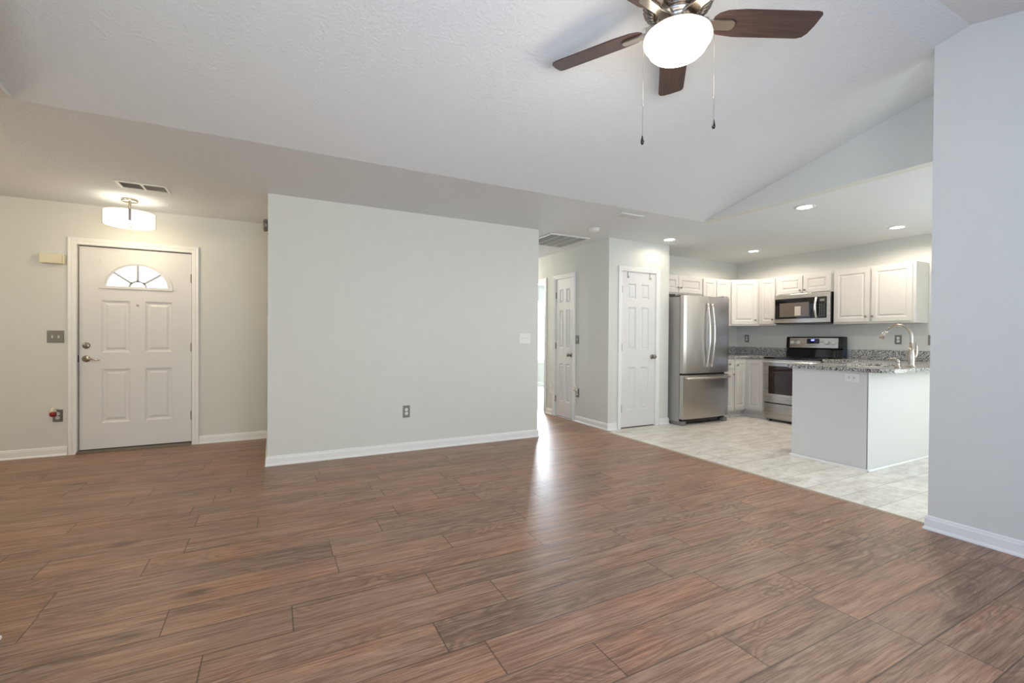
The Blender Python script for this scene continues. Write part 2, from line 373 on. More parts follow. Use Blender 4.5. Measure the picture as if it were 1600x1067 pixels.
def ceil_obj(name, quads, label):
    m = MB()
    for q in quads:
        n = len(q); m.add(list(q) + [(a, b, c+.05) for a, b, c in q], [list(range(n)), list(range(n, 2*n))[::-1]] + [(i, (i+1) % n, n+(i+1) % n, n+i) for i in range(n)])
    return tag(m.build(name, 'ceil'), label, 'ceiling', kind='structure')
R4 = lambda x0, x1, y0, y1, z=ZC: ((x0, y0, z), (x1, y0, z), (x1, y1, z), (x0, y1, z))
ceil_obj('ceiling', [R4(-3.6, 7.3, YV, 9.7), R4(-3.6, XL-.1, YB, YV), R4(XG+.1, 7.05, YB, YV)], 'flat textured ceiling over foyer, hallway and kitchen')
ceil_obj('ceiling_slope', [((XL, YRI, ZR), (XG, YRI, ZR), (XG, YV, ZC), (XL, YV, ZC)), ((XL, YB, ZC), (XG, YB, ZC), (XG, YRI, ZR), (XL, YRI, ZR))], 'vaulted sloping ceiling with ridge over the living room')

# floors
def plank_floor():
    me = bpy.data.meshes.new('floor'); bm = bmesh.new()
    ua = bm.loops.layers.uv.new('edge_a'); ub = bm.loops.layers.uv.new('edge_b'); cl = bm.loops.layers.float_color.new('plank')
    known = {4: [2.208], 5: [1.569], 6: [2.237], 7: [.722, 1.868, 2.47, 3.07], 8: [1.73], 9: [.924, 2.086, 2.678], 10: [.668, 1.826], 11: [-.389, 1.353],
             12: [.885, 2.036], 13: [.284, 1.445, 2.596], 14: [1.733, 2.331], 15: [-.424, .73, 1.326, 1.921], 16: [2.215], 17: [1.321]}
    rng = random.Random(3); w = .1968; y0 = .020
    for k in range(-8, 50):
        ya = y0 + k*w; yb = ya + w
        if ya < YB-.2 and yb < YB-.2: continue
        if ya > 8.6: break
        xmax = XT if yb < 4.48 else XH+.02
        js = list(known.get(k, [rng.uniform(.2, 1.6)]))
        while js[-1] < xmax: js.append(js[-1] + rng.choice((1.15, 1.15, .595)))
        while js[0] > -3.7: js.insert(0, js[0] - rng.choice((1.15, 1.15, .595)))
        for a, b in zip(js, js[1:]):
            a2, b2 = max(a, -3.62), min(b, xmax)
            if b2-a2 < .005: continue
            c = (rng.random(), rng.random(), rng.random(), 1)
            vs = [bm.verts.new(p) for p in ((a2, ya, 0), (b2, ya, 0), (b2, yb, 0), (a2, yb, 0))]
            f = bm.faces.new(vs)
            for l in f.loops:
                x, y = l.vert.co.x, l.vert.co.y
                l[ua].uv = (x-a, y-ya); l[ub].uv = (b-x, yb-y); l[cl] = c
    bm.to_mesh(me); bm.free(); me.materials.append(MAT['floor'])
    o = bpy.data.objects.new('floor', me); COL.objects.link(o)
    return tag(o, 'brown wood plank floor with knots and dark joints', 'floor', kind='structure')
plank_floor()
m = MB()
m.add([(XT, YB-.15, .001), (XK+.05, YB-.15, .001), (XK+.05, 5.2, .001), (XH, 5.2, .001), (XH, YP-.1, .001), (XT, YP-.1, .001)], [(0, 1, 2, 3, 4, 5)])
tag(m.build('floor_kitchen', 'tile'), 'pale beige vinyl tile floor of the kitchen and dining area', 'floor', kind='structure')
m = MB(); m.add([(XH+.02, 5.24, .001), (7.3, 5.24, .001), (7.3, 9.7, .001), (XH+.02, 9.7, .001)], [(0, 1, 2, 3)])
tag(m.build('floor_bedroom', 'carpet'), 'beige carpet in the bedroom beyond the hallway', 'floor', kind='structure')
m = MB(); m.prism([(XT-.016, 0), (XT+.016, 0), (XT+.010, .005), (XT, .007), (XT-.010, .005)], YR, 4.462, 'y')
tag(m.build('trim_1', 'strip'), 'thin tan strip between the wood floor and the kitchen vinyl', 'trim', kind='structure')
m = MB(); m.box(XH+.005, XH+.035, DY0, DY1, 0, .006)
tag(m.build('trim_2', 'strip'), 'threshold strip under the bedroom doorway', 'trim', kind='structure')

# baseboards
def base(name, segs, label, mat='trim'):
    """segs: (x0,y0,x1,y1,nx,ny,m0,m1): wall line, direction out of the wall, mitre at each end (+1 outer corner, 0 square)"""
    m = MB(); prof = [(0, 0), (.020, 0), (.020, .008), (.014, .018), (.012, .020), (.012, .064), (.009, .074), (.009, .080), (.004, .087), (0, .087)]
    for x0, y0, x1, y1, nx, ny, m0, m1 in segs:
        n = len(prof); L = math.hypot(x1-x0, y1-y0); dx, dy = (x1-x0)/L, (y1-y0)/L
        vs = [(x0+nx*d-dx*d*m0, y0+ny*d-dy*d*m0, z) for d, z in prof] + [(x1+nx*d+dx*d*m1, y1+ny*d+dy*d*m1, z) for d, z in prof]
        m.add(vs, [list(range(n)), list(range(n, 2*n))[::-1]] + [(i, (i+1) % n, n+(i+1) % n, n+i) for i in range(n)])
    return tag(m.build(name, mat), label, 'baseboard', kind='structure')
base('baseboard_center', [(XA0, YA, XA1, YA, 0, -1, 1, 1), (XA0, YA, XA0, YE, -1, 0, 1, 0), (XA1, YA, XA1, 8.5, 1, 0, 1, 0)], 'white baseboard under the large centre wall')
base('baseboard_entry_left', [(-3.5, YE, -1.766, YE, 0, -1, 0, 0)], 'white baseboard left of the front door')
base('baseboard_entry_right', [(-.712, YE, XA0, YE, 0, -1, 0, 0)], 'white baseboard right of the front door')
base('baseboard_right', [(XR, YB, XR, YR, -1, 0, 0, 1), (XR, YR, XR+TH, YR, 0, 1, 1, 1), (XR+TH, YB, XR+TH, YR, 1, 0, 0, 1)], 'white baseboard along the wall at the right edge')
base('baseboard_left', [(XWL, YB, XWL, 2.43, 1, 0, 0, 1), (XWL-TH, 2.43, XWL, 2.43, 0, 1, 0, 1)], 'white baseboard end at the left edge of the picture')
base('baseboard_hall', [(XH, YP, XH, CY0-.062, -1, 0, 1, 0), (XH, CY1+.062, XH, DY0-.058, -1, 0, 0, 0)], 'white baseboard along the hallway wall')
base('baseboard_pantry', [(XH, YP, PX0-.062, YP, 0, -1, 1, 0), (PX1+.062, YP, XP2, YP, 0, -1, 0, 1), (XP2, YP, XP2, YP+.2, 1, 0, 1, 0)], 'white baseboard either side of the pantry door')
base('baseboard_bedroom', [(XH+TH, 9.6, 7.2, 9.6, 0, -1, 0, 0)], 'baseboard under the bedroom window')

# casings (profiled) around an opening: local x along wall, wall face at y=0, out = -y
def casing(name, x0, x1, z1, w, parent, T, mat='trim', sides=(1, 1), foot=0.0):
    m = MB(T)
    prof = [(0, 0), (0, .011), (.006, .013), (w*.42, .013), (w*.50, .018), (w*.62, .015), (w-.014, .019), (w-.003, .019), (w, .014), (w, 0)]
    n = len(prof)
    def sweep(fn, count):
        vs = []
        for k in range(count):
            for d, t in prof: vs.append(fn(k, d, t))
        fs = []
        for k in range(count-1):
            for i in range(n): fs.append((k*n+i, k*n+(i+1) % n, (k+1)*n+(i+1) % n, (k+1)*n+i))
        fs.append(list(range(n))); fs.append([(count-1)*n+i for i in range(n)][::-1]); m.add(vs, fs)
    def path(k, d, t):
        return [(x0-d, -t, foot), (x0-d, -t, z1+d), (x1+d, -t, z1+d), (x1+d, -t, foot)][k]
    sweep(path, 4)
    return m.build(name, mat, parent)
def jamb(x0, x1, z1, depth, parent, T, mat='trim'):
    m = MB(T); m.box(x0, x0+.012, 0, depth, 0, z1); m.box(x1-.012, x1, 0, depth, 0, z1); m.box(x0, x1, 0, depth, z1-.012, z1)
    return m.build('jamb', mat, parent)
def hinge(x, y, z, parent, T, side=1):
    m = MB(T); m.box(x-.012, x+.012, y-.004, y+.001, z-.045, z+.045)
    for k in range(3): m.lathe([(.0055, -.014), (.0055, .014)], (x, y-.006, z-.031+k*.031), n=10)
    m.lathe([(.004, 0), (.0055, .003), (0, .008)], (x, y-.006, z+.045), n=10)
    return m.build('hinge', 'nickel_dark', parent)
def knob(x, y, z, parent, T):
    m = MB(T); m.lathe([(.0, 0), (.030, 0), (.031, .004), (.026, .009), (.011, .012), (.010, .030), (.018, .036), (.026, .044), (.028, .054), (.022, .064), (0, .067)], (x, y, z), 'y', 24)
    return m.build('door_knob', 'nickel_dark', parent)
DPROF = [(.006, .006), (.020, .014), (.030, .014), (.050, .004)]

def I(): return Matrix.Identity(4)
def face_minus_x(x, y):   # local +x runs towards -y, outward is -x
    return Matrix.Translation((x, y, 0)) @ Matrix.Rotation(-math.pi/2, 4, 'Z')

# ---- front door
d1 = thing('door_1', 'white front door with half-round fanlight window in the foyer', 'door', kind='structure')
TE = Matrix.Translation((0, YE, 0))
casing('casing', -1.700, -.772, 2.048, .062, d1, TE)
jamb(-1.712, -.760, 2.058, .12, d1, TE)
def front_leaf():
    x0, x1, z0, z1, yf = -1.690, -.780, .028, 2.036, .030
    cx = -1.236
    pan = [(-1.522, -1.297, .285, .825), (-1.175, -.947, .285, .825), (-1.522, -1.297, .990, 1.512), (-1.175, -.947, .990, 1.512)]
    m = MB(TE)
    wx0, wx1, wz0, wz1 = cx-.300, cx+.300, 1.628, 1.925
    # grid without the fanlight rectangle
    xs = sorted({x0, x1, wx0, wx1} | {p[0] for p in pan} | {p[1] for p in pan}); zs_ = sorted({z0, z1, wz0, wz1} | {p[2] for p in pan} | {p[3] for p in pan})
    for a, b in zip(xs, xs[1:]):
        for c, d in zip(zs_, zs_[1:]):
            mx, mz = (a+b)/2, (c+d)/2
            if wx0 < mx < wx1 and wz0 < mz < wz1: continue
            if any(p[0] < mx < p[1] and p[2] < mz < p[3] for p in pan): continue
            m.add([(a, yf, c), (b, yf, c), (b, yf, d), (a, yf, d)], [(0, 1, 2, 3)])
    panel_rings(m, yf, pan, DPROF)
    rx, rz = .278, .262; zb = 1.642
    N = 32
    arc = [(cx - rx*math.cos(math.pi*i/N), zb + rz*math.sin(math.pi*i/N)) for i in range(N+1)]
    # region between rectangle and arch
    top = []
    for i in range(N+1):
        t = i/N
        if t < .15: top.append((wx0, wz0 + (wz1-wz0)*t/.15))
        elif t > .85: top.append((wx1, wz0 + (wz1-wz0)*(1-t)/.15))
        else: top.append((wx0 + (wx1-wx0)*(t-.15)/.7, wz1))
    vs = [(a, yf, b) for a, b in arc] + [(a, yf, b) for a, b in top]
    m.add(vs, [(i, i+1, N+2+i, N+1+i) for i in range(N)])
    m.add([(wx0, yf, wz0), (wx1, yf, wz0), (cx+rx, yf, zb), (cx-rx, yf, zb)], [(0, 1, 2, 3)])
    yb = yf+.044
    m.add([(a, yf, b) for a, b in arc] + [(a, yb, b) for a, b in arc], [(i, i+1, N+2+i, N+1+i) for i in range(N)])
    slab = [(x0,yf,z0),(x1,yf,z0),(x1,yf,z1),(x0,yf,z1),(x0,yb,z0),(x1,yb,z0),(x1,yb,z1),(x0,yb,z1)]
    m.add(slab, [(0,1,5,4),(1,2,6,5),(2,3,7,6),(3,0,4,7)])
    # back face around the opening
    m.add([(x0, yb, z0), (x1, yb, z0), (x1, yb, wz0), (x0, yb, wz0)], [(0, 1, 2, 3)])
    m.add([(x0, yb, wz0), (wx0, yb, wz0), (wx0, yb, z1), (x0, yb, z1)], [(0, 1, 2, 3)])
    m.add([(wx1, yb, wz0), (x1, yb, wz0), (x1, yb, z1), (wx1, yb, z1)], [(0, 1, 2, 3)])
    m.add([(wx0, yb, wz1), (wx1, yb, wz1), (wx1, yb, z1), (wx0, yb, z1)], [(0, 1, 2, 3)])
    m.add([(a, yb, b) for a, b in arc] + [(a, yb, b) for a, b in top], [(i, i+1, N+2+i, N+1+i) for i in range(N)])
    leaf = m.build('door_leaf', 'door', d1)
    # fanlight frame
    m = MB(TE)
    def ring(r0x, r0z, r1x, r1z, ya, yb2, zb_):
        A = [(cx - r0x*math.cos(math.pi*i/N), zb_ + r0z*math.sin(math.pi*i/N)) for i in range(N+1)]
        B = [(cx - r1x*math.cos(math.pi*i/N), zb_ + r1z*math.sin(math.pi*i/N)) for i in range(N+1)]
        k = N+1
        vs = [(a, ya, b) for a, b in A] + [(a, ya, b) for a, b in B] + [(a, yb2, b) for a, b in A] + [(a, yb2, b) for a, b in B]
        fs = []
        for i in range(N): fs += [(i, i+1, k+i+1, k+i), (2*k+i, 2*k+i+1, 3*k+i+1, 3*k+i), (i, i+1, 2*k+i+1, 2*k+i), (k+i, k+i+1, 3*k+i+1, 3*k+i)]
        m.add(vs, fs)
    ring(.292, .276, .262, .247, yf-.012, yf+.002, zb); ring(.268, .252, .250, .235, yf-.005, yf+.02, zb)
    m.box(cx-.296, cx+.296, yf-.014, yf+.01, zb-.010, zb+.016)
    m.build('fanlight_frame', 'door', leaf)
    m = MB(TE); ring2 = (.075, .068)
    ring(.076, .070, .060, .055, yf-.002, yf+.015, zb+.01)
    m.box(cx-.010, cx+.010, yf-.002, yf+.015, zb+.07, zb+.247)
    for sg in (-1, 1):
        a0 = math.radians(42)
        p0 = Vector((cx+sg*.066*math.cos(a0), zb+.01+.06*math.sin(a0))); p1 = Vector((cx+sg*.256*math.cos(a0-.03), zb+.242*math.sin(a0-.03)))
        d = (p1-p0).normalized(); nn = Vector((-d.y, d.x))*.009
        P4 = [p0+nn, p1+nn, p1-nn, p0-nn]; m.prism([(q.x, q.y) for q in P4], yf-.002, yf+.015, 'y')
    m.build('muntin', simple('muntin_grey', (.42, .42, .43), .5), leaf)
    m = MB(TE); m.add([(a, yf+.022, b) for a, b in arc], [list(range(N+1))]); m.build('fanlight_glass', 'glass', leaf)
    # lever, deadbolt, peephole
    m = MB(TE); m.lathe([(0, 0), (.033, 0), (.034, .004), (.028, .010), (.012, .014), (.011, .045), (0, .046)], (-1.637, yf, .928), 'y', 28)
    m.tube([(-1.637, yf-.042, .928), (-1.615, yf-.050, .930), (-1.58, yf-.052, .926), (-1.548, yf-.048, .918), (-1.525, yf-.040, .916)], [.011, .010, .008, .006, .004])
    m.build('lever_handle', 'nickel', leaf)
    m = MB(TE); m.lathe([(0, 0), (.031, 0), (.032, .004), (.026, .014), (.012, .016), (.011, .020), (0, .020)], (-1.637, yf, 1.060), 'y', 28)
    m.box(-1.642, -1.632, yf-.036, yf-.018, 1.045, 1.078)
    m.build('deadbolt_turn', 'nickel_dark', leaf, bevel=.002)
    m = MB(TE); m.lathe([(0, 0), (.011, 0), (.012, .003), (.006, .005), (0, .003)], (-1.236, yf, 1.472), 'y', 16); m.build('peephole', 'nickel', leaf)
    for z in (1.775, 1.040, .310): hinge(-.777, yf, z, d1, TE)
    m = MB(TE); m.box(-1.703, -1.694, yf-.002, yf+.01, .895, .965); m.build('strike_plate', 'black', d1)
front_leaf()
m = MB(TE); m.prism([(-.035, 0), (.11, 0), (.11, .022), (-.01, .022), (-.035, .008)], -1.700, -.772, 'x'); m.build('threshold', 'bronze', d1)
m = MB(TE); m.box(-1.700, -1.675, .0745, .10, .022, 2.046); m.box(-.795, -.772, .0745, .10, .022, 2.046); m.box(-1.675, -.795, .0745, .10, 2.02, 2.046); m.build('light_blocking_stop', 'dark', d1)  # stop strips added to block daylight, coloured dark so the leaf gap reads shaded
m = MB(TE); m.box(-1.69, -.78, .028, .06, .022, .030); m.build('door_sweep', 'black', d1)

# ---- pantry door
def six_panel(name, label, T, x0, x1, yf, knobx, hingex, parent_kind='structure', hooks=False, sz=1.0):
    d = thing(name, label, 'door', kind=parent_kind)
    casing('casing', x0-.004, x1+.004, 2.040, .056, d, T)
    jamb(x0-.010, x1+.010, 2.046, TH-.01, d, T)
    L0, L1 = x0+.004, x1-.004; W_ = L1-L0
    st = .115*sz*min(1, W_/.6)
    ms = .095*min(1, W_/.6)
    c = (L0+L1)/2
    cols = [(L0+st, c-ms/2), (c+ms/2, L1-st)] if W_ > .4 else [(L0+st, c-ms/2), (c+ms/2, L1-st)]
    rows = [(.235, .790), (1.02, 1.575), (1.685, 1.880)]
    pan = [(a, b, r0, r1) for a, b in cols for r0, r1 in rows]
    m = MB(T); panel_front(m, L0, L1, .015, 2.032, yf, pan, [(.005, .006), (.013, .013), (.020, .013), (.034, .004)]); slab_rest(m, L0, L1, .015, 2.032, yf, yf+.035)
    leaf = m.build('door_leaf', 'door', d)
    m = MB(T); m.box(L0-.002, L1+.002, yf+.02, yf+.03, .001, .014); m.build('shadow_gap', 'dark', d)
    knob(knobx, yf, .925, leaf, T)
    for z in (1.80, 1.05, .26): hinge(hingex, yf, z, d, T)
    m = MB(T); lx = x1-.002 if knobx > c else x0+.002; m.box(lx-.004, lx+.004, yf-.003, yf+.003, .89, .96); m.build('strike_plate', 'nickel_dark', d)
    if hooks:
        for hx in (L0+.10, L1-.10):
            hm = MB(T); hm.box(hx-.008, hx+.008, yf-.0025, yf-.0005, 1.955, 2.033); hm.box(hx-.008, hx+.008, yf-.0025, yf+.03, 2.0325, 2.0345)
            hm.box(hx-.006, hx+.006, yf-.022, yf-.002, 1.953, 1.957); hm.box(hx-.006, hx+.006, yf-.024, yf-.021, 1.953, 1.975)
            o = hm.build('over_door_hook', 'grille')  # white hook coloured grey to stand in for its shadow
            tag(o, 'small white hook over the pantry door top, on its %s side' % ('hinge' if hx < c else 'knob'), 'hook', 'over-door hooks on the pantry door')
    return d
six_panel('door_2', 'white six panel pantry door beside the refrigerator', Matrix.Translation((0, YP, 0)), 3.965, 4.555, .006, 4.500, 3.970, hooks=True)
# hall closet door: wall faces -x; local x=0 at CY1 (far jamb) running towards the camera
six_panel('door_3', 'narrow white six panel closet door in the hallway', face_minus_x(XH, CY1), .010, CY1-CY0-.010, .006, .40, .012)
# bedroom doorway (open)
d4 = thing('door_4', 'open doorway from the hallway into the bedroom', 'door', kind='structure')
TB = face_minus_x(XH, DY1)
casing('casing', .008, DY1-DY0-.008, 2.037, .056, d4, TB); jamb(0, DY1-DY0, 2.045, TH, d4, TB)

# ---- windows
def sash(mb, x0, x1, z0, z1, y0, y1, w):
    mb.box(x0, x0+w, y0, y1, z0, z1); mb.box(x1-w, x1, y0, y1, z0, z1); mb.box(x0+w, x1-w, y0, y1, z0, z0+w); mb.box(x0+w, x1-w, y0, y1, z1-w, z1)
w1 = thing('window_1', 'bright bedroom window seen through the hallway doorway', 'window', kind='structure')
m = MB(); sash(m, 4.9, 6.08, .64, 2.06, 9.62, 9.68, .035); m.box(4.9, 6.08, 9.63, 9.67, 1.33, 1.37); m.build('window_frame', 'trim', w1)
m = MB(); m.box(4.84, 6.14, 9.55, 9.62, .61, .64); m.box(4.86, 6.12, 9.58, 9.60, .55, .61); m.build('window_sill', 'trim', w1)
m = MB(); m.add([(4.93, 9.655, .66), (6.05, 9.655, .66), (6.05, 9.655, 2.04), (4.93, 9.655, 2.04)], [(0, 1, 2, 3)]); m.build('pane', 'glass', w1)
w2 = thing('window_2', 'dining area window in the rear wall', 'window', kind='structure')
m = MB(); sash(m, 4.3, 6.3, .62, 2.08, YB-.09, YB-.03, .04); m.box(5.27, 5.33, YB-.09, YB-.03, .62, 2.08); m.build('window_frame', 'trim', w2)
m = MB(); m.add([(4.33, YB-.06, .65), (6.27, YB-.06, .65), (6.27, YB-.06, 2.05), (4.33, YB-.06, 2.05)], [(0, 1, 2, 3)]); m.build('pane', 'glass', w2)
d5 = thing('door_5', 'sliding patio door in the rear wall', 'door', kind='structure')
m = MB(); sash(m, -.6, .57, .0, 2.1, YB-.10, YB-.05, .06); sash(m, .53, 1.7, .0, 2.1, YB-.05, YB-.01, .06); m.build('door_frame', 'trim', d5)
m = MB(); m.add([(-.55, YB-.07, .05), (1.65, YB-.07, .05), (1.65, YB-.07, 2.05), (-.55, YB-.07, 2.05)], [(0, 1, 2, 3)]); m.build('pane', 'glass', d5)
w3 = thing('fill_window_left', 'added side window behind the camera, opening for the blue fill light', 'window', kind='structure')  # opening made up for the blue side fill
T3 = Matrix.Translation((XWL-.03, 0, 0)) @ Matrix.Rotation(math.pi/2, 4, 'Z')
m = MB(T3); sash(m, WY0, WY1, WZ0, WZ1, 0, .05, .04); m.box(WY0, WY1, 0, .05, 1.43, 1.47); m.build('window_frame', 'trim', w3)
m = MB(T3); m.add([(WY0+.03, .025, WZ0+.03), (WY1-.03, .025, WZ0+.03), (WY1-.03, .025, WZ1-.03), (WY0+.03, .025, WZ1-.03)], [(0, 1, 2, 3)]); m.build('pane', 'glass', w3)
w4 = thing('fill_window_dining', 'added unseen window beyond the right wall, opening for the dining fill light', 'window', kind='structure')  # opening made up for the fill from the dining side
T4 = face_minus_x(XK+.03, 0)
m = MB(T4); sash(m, -1.12, .42, .72, 2.08, 0, .05, .04); m.box(-.37, -.33, 0, .05, .72, 2.08); m.build('window_frame', 'trim', w4)
m = MB(T4); m.add([(-1.09, .025, .75), (.39, .025, .75), (.39, .025, 2.05), (-1.09, .025, 2.05)], [(0, 1, 2, 3)]); m.build('pane', 'glass', w4)
# bedroom blind
bl = thing('window_blind', 'white horizontal blind on the bedroom window beyond the hallway', 'blind', (5.49, 9.56, 2.04))
m = MB(); m.box(-.585, .585, -.03, .02, -.03, .01); m.build('head_rail', 'blind', bl)
m = MB()
for k in range(30):
    z = -.05 - k*.0445; m.add([(-.58, -.02, z-.006), (.58, -.02, z-.006), (.58, .018, z+.012), (-.58, .018, z+.012)], [(0, 1, 2, 3)])
sl = m.build('slats', 'blind', bl)
m = MB(); m.box(-.58, .58, -.02, .018, -1.385, -1.37); m.build('bottom_rail', 'blind', bl)
# neighbour's house wall beyond the front door is left to the bright sky

# ------------------------------------------------------------------ switches and outlets
def plate(name, label, T, x0, x1, z0, z1, kindp, mat='plate', horizontal=False, n=2, group=None):
    """kindp: 'outlet' or 'switch'"""
    cx, cz = (x0+x1)/2, (z0+z1)/2
    t = thing(name, label, {'outlet': 'electrical outlet', 'switch': 'light switch'}[kindp], group=group)
    m = MB(T)
    a, b = x0, x1
    m.prism([(a, z0), (b, z0), (b, z1), (a, z1)], -.004, 0, 'y')
    m.prism([(a+.004, z0+.004), (b-.004, z0+.004), (b-.004, z1-.004), (a+.004, z1-.004)], -.006, -.004, 'y')
    if kindp == 'switch':
        for k in range(n):
            ox = cx + (k-(n-1)/2)*(.046 if n < 3 else .0355)
            for s2 in (-1, 1): m.lathe([(.003, 0), (.003, .0065), (0, .007)], (ox, 0, cz+s2*.030), 'y', 8)
    m.build('cover_plate', mat, t)
    if kindp == 'outlet':
        for sgn in (-1, 1):
            ox, oz = (sgn*.0195, 0) if horizontal else (0, sgn*.0195)
            m = MB(T); m.lathe([(.0165, 0), (.0165, .008), (.0150, .0085), (0, .0085)], (cx+ox, 0, cz+oz), 'y', 20); r = m.build('receptacle', 'white_pl', t)
            m = MB(T)
            for s2 in (-1, 1):
                if horizontal: m.box(cx+ox-.005, cx+ox+.004, -.0095, -.008, cz+s2*.006-.0018, cz+s2*.006+.0018)
                else: m.box(cx+s2*.006-.0014, cx+s2*.006+.0014, -.0095, -.008, cz+oz-.003, cz+oz+.005)
            m.build('slots', 'dark', r)
    else:
        for k in range(n):
            ox = cx + (k-(n-1)/2)*(.046 if n < 3 else .0355)
            m = MB(T); m.box(ox-.006, ox+.006, -.0075, -.004, cz-.013, cz+.013); m.prism([(-.006, cz-.003), (-.018, cz+.006), (-.016, cz+.010), (-.006, cz+.008)], ox-.004, ox+.004, 'x') ; m.build('toggle', 'white_pl', t)
    return t
TA = Matrix.Translation((0, YA, 0)); TK = lambda y: face_minus_x(XK, y)
plate('light_switch', 'pewter double switch plate left of the front door', TE, -1.913, -1.791, 1.087, 1.205, 'switch')
o1 = plate('outlet', 'pewter outlet beside the front door with a red air freshener in it', TE, -1.873, -1.800, .327, .444, 'outlet')
plate('light_switch', 'white triple switch plate on the centre wall near the hallway', TA, 2.508, 2.660, 1.100, 1.215, 'switch', mat='white_pl', n=3)
plate('outlet', 'pewter outlet low on the large centre wall', TA, 1.170, 1.242, .343, .466, 'outlet')
# on the foyer return wall (faces -x)
TRt = lambda y: face_minus_x(XA0, y)
plate('light_switch', 'pewter switch plate on the foyer side of the centre wall edge', TRt(4.92), -.035, .035, 1.355, 1.480, 'switch', n=1)
t = thing('door_chime', 'grey rounded door chime high on the foyer side of the centre wall edge', 'door chime', (XA0, 4.87, 2.20))
m = MB(); m.lathe([(0, 0), (.055, 0), (.058, .012), (.058, .03), (.050, .040), (.02, .046), (0, .046)], (0, 0, 0), 'x', 28); m.build('cover', 'plate', t)
m = MB(); m.box(-.02, 0, -.012, .012, -.075, -.056); m.build('mount', 'ivory', t)
# hall wall
plate('light_switch', 'pewter switch plate on the hallway wall by the closet door', face_minus_x(XH, 5.22), -.038, .036, 1.085, 1.205, 'switch', n=1)
plate('outlet', 'pewter outlet low on the hallway wall by the closet door', face_minus_x(XH, 5.21), -.036, .036, .345, .465, 'outlet')
plate('outlet', 'small outlet on the hallway wall between closet and bedroom doorway', face_minus_x(XH, 5.90), -.030, .035, .33, .46, 'outlet', mat='white_pl')
# kitchen wall
plate('outlet', 'pewter outlet on the kitchen wall left of the stove', TK(4.90), -.036, .036, 1.118, 1.240, 'outlet')
plate('outlet', 'pewter outlet on the kitchen wall behind the faucet', TK(2.835), -.036, .036, 1.118, 1.232, 'outlet')
plate('light_switch', 'pewter switch plate on the kitchen wall at the edge of the right wall', TK(2.505), -.036, .060, 1.110, 1.232, 'switch', n=1)
plate('outlet', 'white sideways outlet on the peninsula end below the countertop', face_minus_x(4.667, 2.250), -.058, .060, .786, .862, 'outlet', mat='white_pl', horizontal=True)

# plug-in air fresheners
t = thing('air_freshener', 'plug-in air freshener with dark red oil on the outlet by the front door', 'air freshener', (-1.862, YE-.010, .415))
m = MB(); m.box(-.022, .022, -.03, 0, -.02, .045); m.lathe([(.018, -.02), (.022, .0), (.020, .02), (.010, .035), (0, .037)], (-.002, -.03, .022), n=18); m.build('warmer', 'ivory', t, bevel=.004)
m = MB(); m.lathe([(0, -.03), (.016, -.03), (.024, -.022), (.026, 0), (.020, .012), (.010, .018), (.010, .024), (0, .024)], (.004, -.034, .0), n=20); m.build('oil_bottle', 'red', t)
t = thing('air_freshener', 'white plug-in air freshener on the hallway outlet', 'air freshener', (XH-.010, 5.21, .455))
m = MB(); m.box(-.035, 0, -.024, .024, -.02, .03); m.lathe([(.020, 0), (.026, .012), (.018, .026), (0, .028)], (-.03, 0, .022), n=18); m.build('warmer', 'white_pl', t, bevel=.004)
m = MB(); m.lathe([(0, -.035), (.016, -.035), (.019, -.02), (.016, -.002), (0, 0)], (-.032, 0, .01), n=18); m.build('oil_bottle', 'oilglass', t)
# ivory box beside the door frame
t = thing('alarm_siren_box', 'ivory rectangular box on the wall left of the door frame', 'wall box', (-1.866, YE, 1.889))
m = MB(); m.box(-.088, .072, -.050, 0, -.046, .046); m.build('housing', 'ivory', t, bevel=.005)
m = MB(); m.box(-.080, .050, -.0525, -.050, -.036, .036); m.build('face_panel', 'ivory', t, bevel=.001)
m = MB(); m.box(.058, .086, -.035, 0, -.048, .040); m.build('end_cap', 'ivory', t, bevel=.003)

# ------------------------------------------------------------------ ceiling fixtures
def register(name, label, x0, x1, y0, y1, rows, along='x', mat='vent', fr=.022, n=14):
    t = thing(name, label, 'ceiling vent', ((x0+x1)/2, (y0+y1)/2, ZC))
    hx, hy = (x1-x0)/2, (y1-y0)/2
    m = MB(); z0, z1 = -.009, 0
    m.box(-hx, -hx+fr, -hy, hy, z0, z1); m.box(hx-fr, hx, -hy, hy, z0, z1); m.box(-hx+fr, hx-fr, -hy, -hy+fr, z0, z1); m.box(-hx+fr, hx-fr, hy-fr, hy, z0, z1)
    m.build('frame', mat, t, bevel=.002)
    m = MB(); m.box(-hx+fr, hx-fr, -hy+fr, hy-fr, -.001, 0); m.build('backing', 'dark', t)
    m = MB()
    for r in range(rows):
        if along == 'x':   # fins across x inside banks
            a = -hx+fr+.006 + r*(2*hx-2*fr)/rows; b = a + (2*hx-2*fr)/rows - .012
            for k in range(n):
                x = a + (b-a)*(k+.5)/n
                m.add([(x-.0055, -hy+fr, -.002), (x+.0035, -hy+fr, -.009), (x+.0035, hy-fr, -.009), (x-.0055, hy-fr, -.002)], [(0, 1, 2, 3)])
    m.build('fins', mat, t)
    m = MB()
    for r in range(1, rows):
        x = -hx+fr + r*(2*hx-2*fr)/rows; m.box(x-.008, x+.008, -hy+fr, hy-fr, -.010, -.001)
    m.build('divider', mat, t)
    return t
register('ceiling_vent', 'white air vent in the foyer ceiling near the hanging lamp', -1.165, -.815, 4.845, 5.055, 2)
register('ceiling_vent', 'white air vent in the ceiling near the kitchen opening', 3.115, 3.415, 3.585, 3.735, 2, n=10)
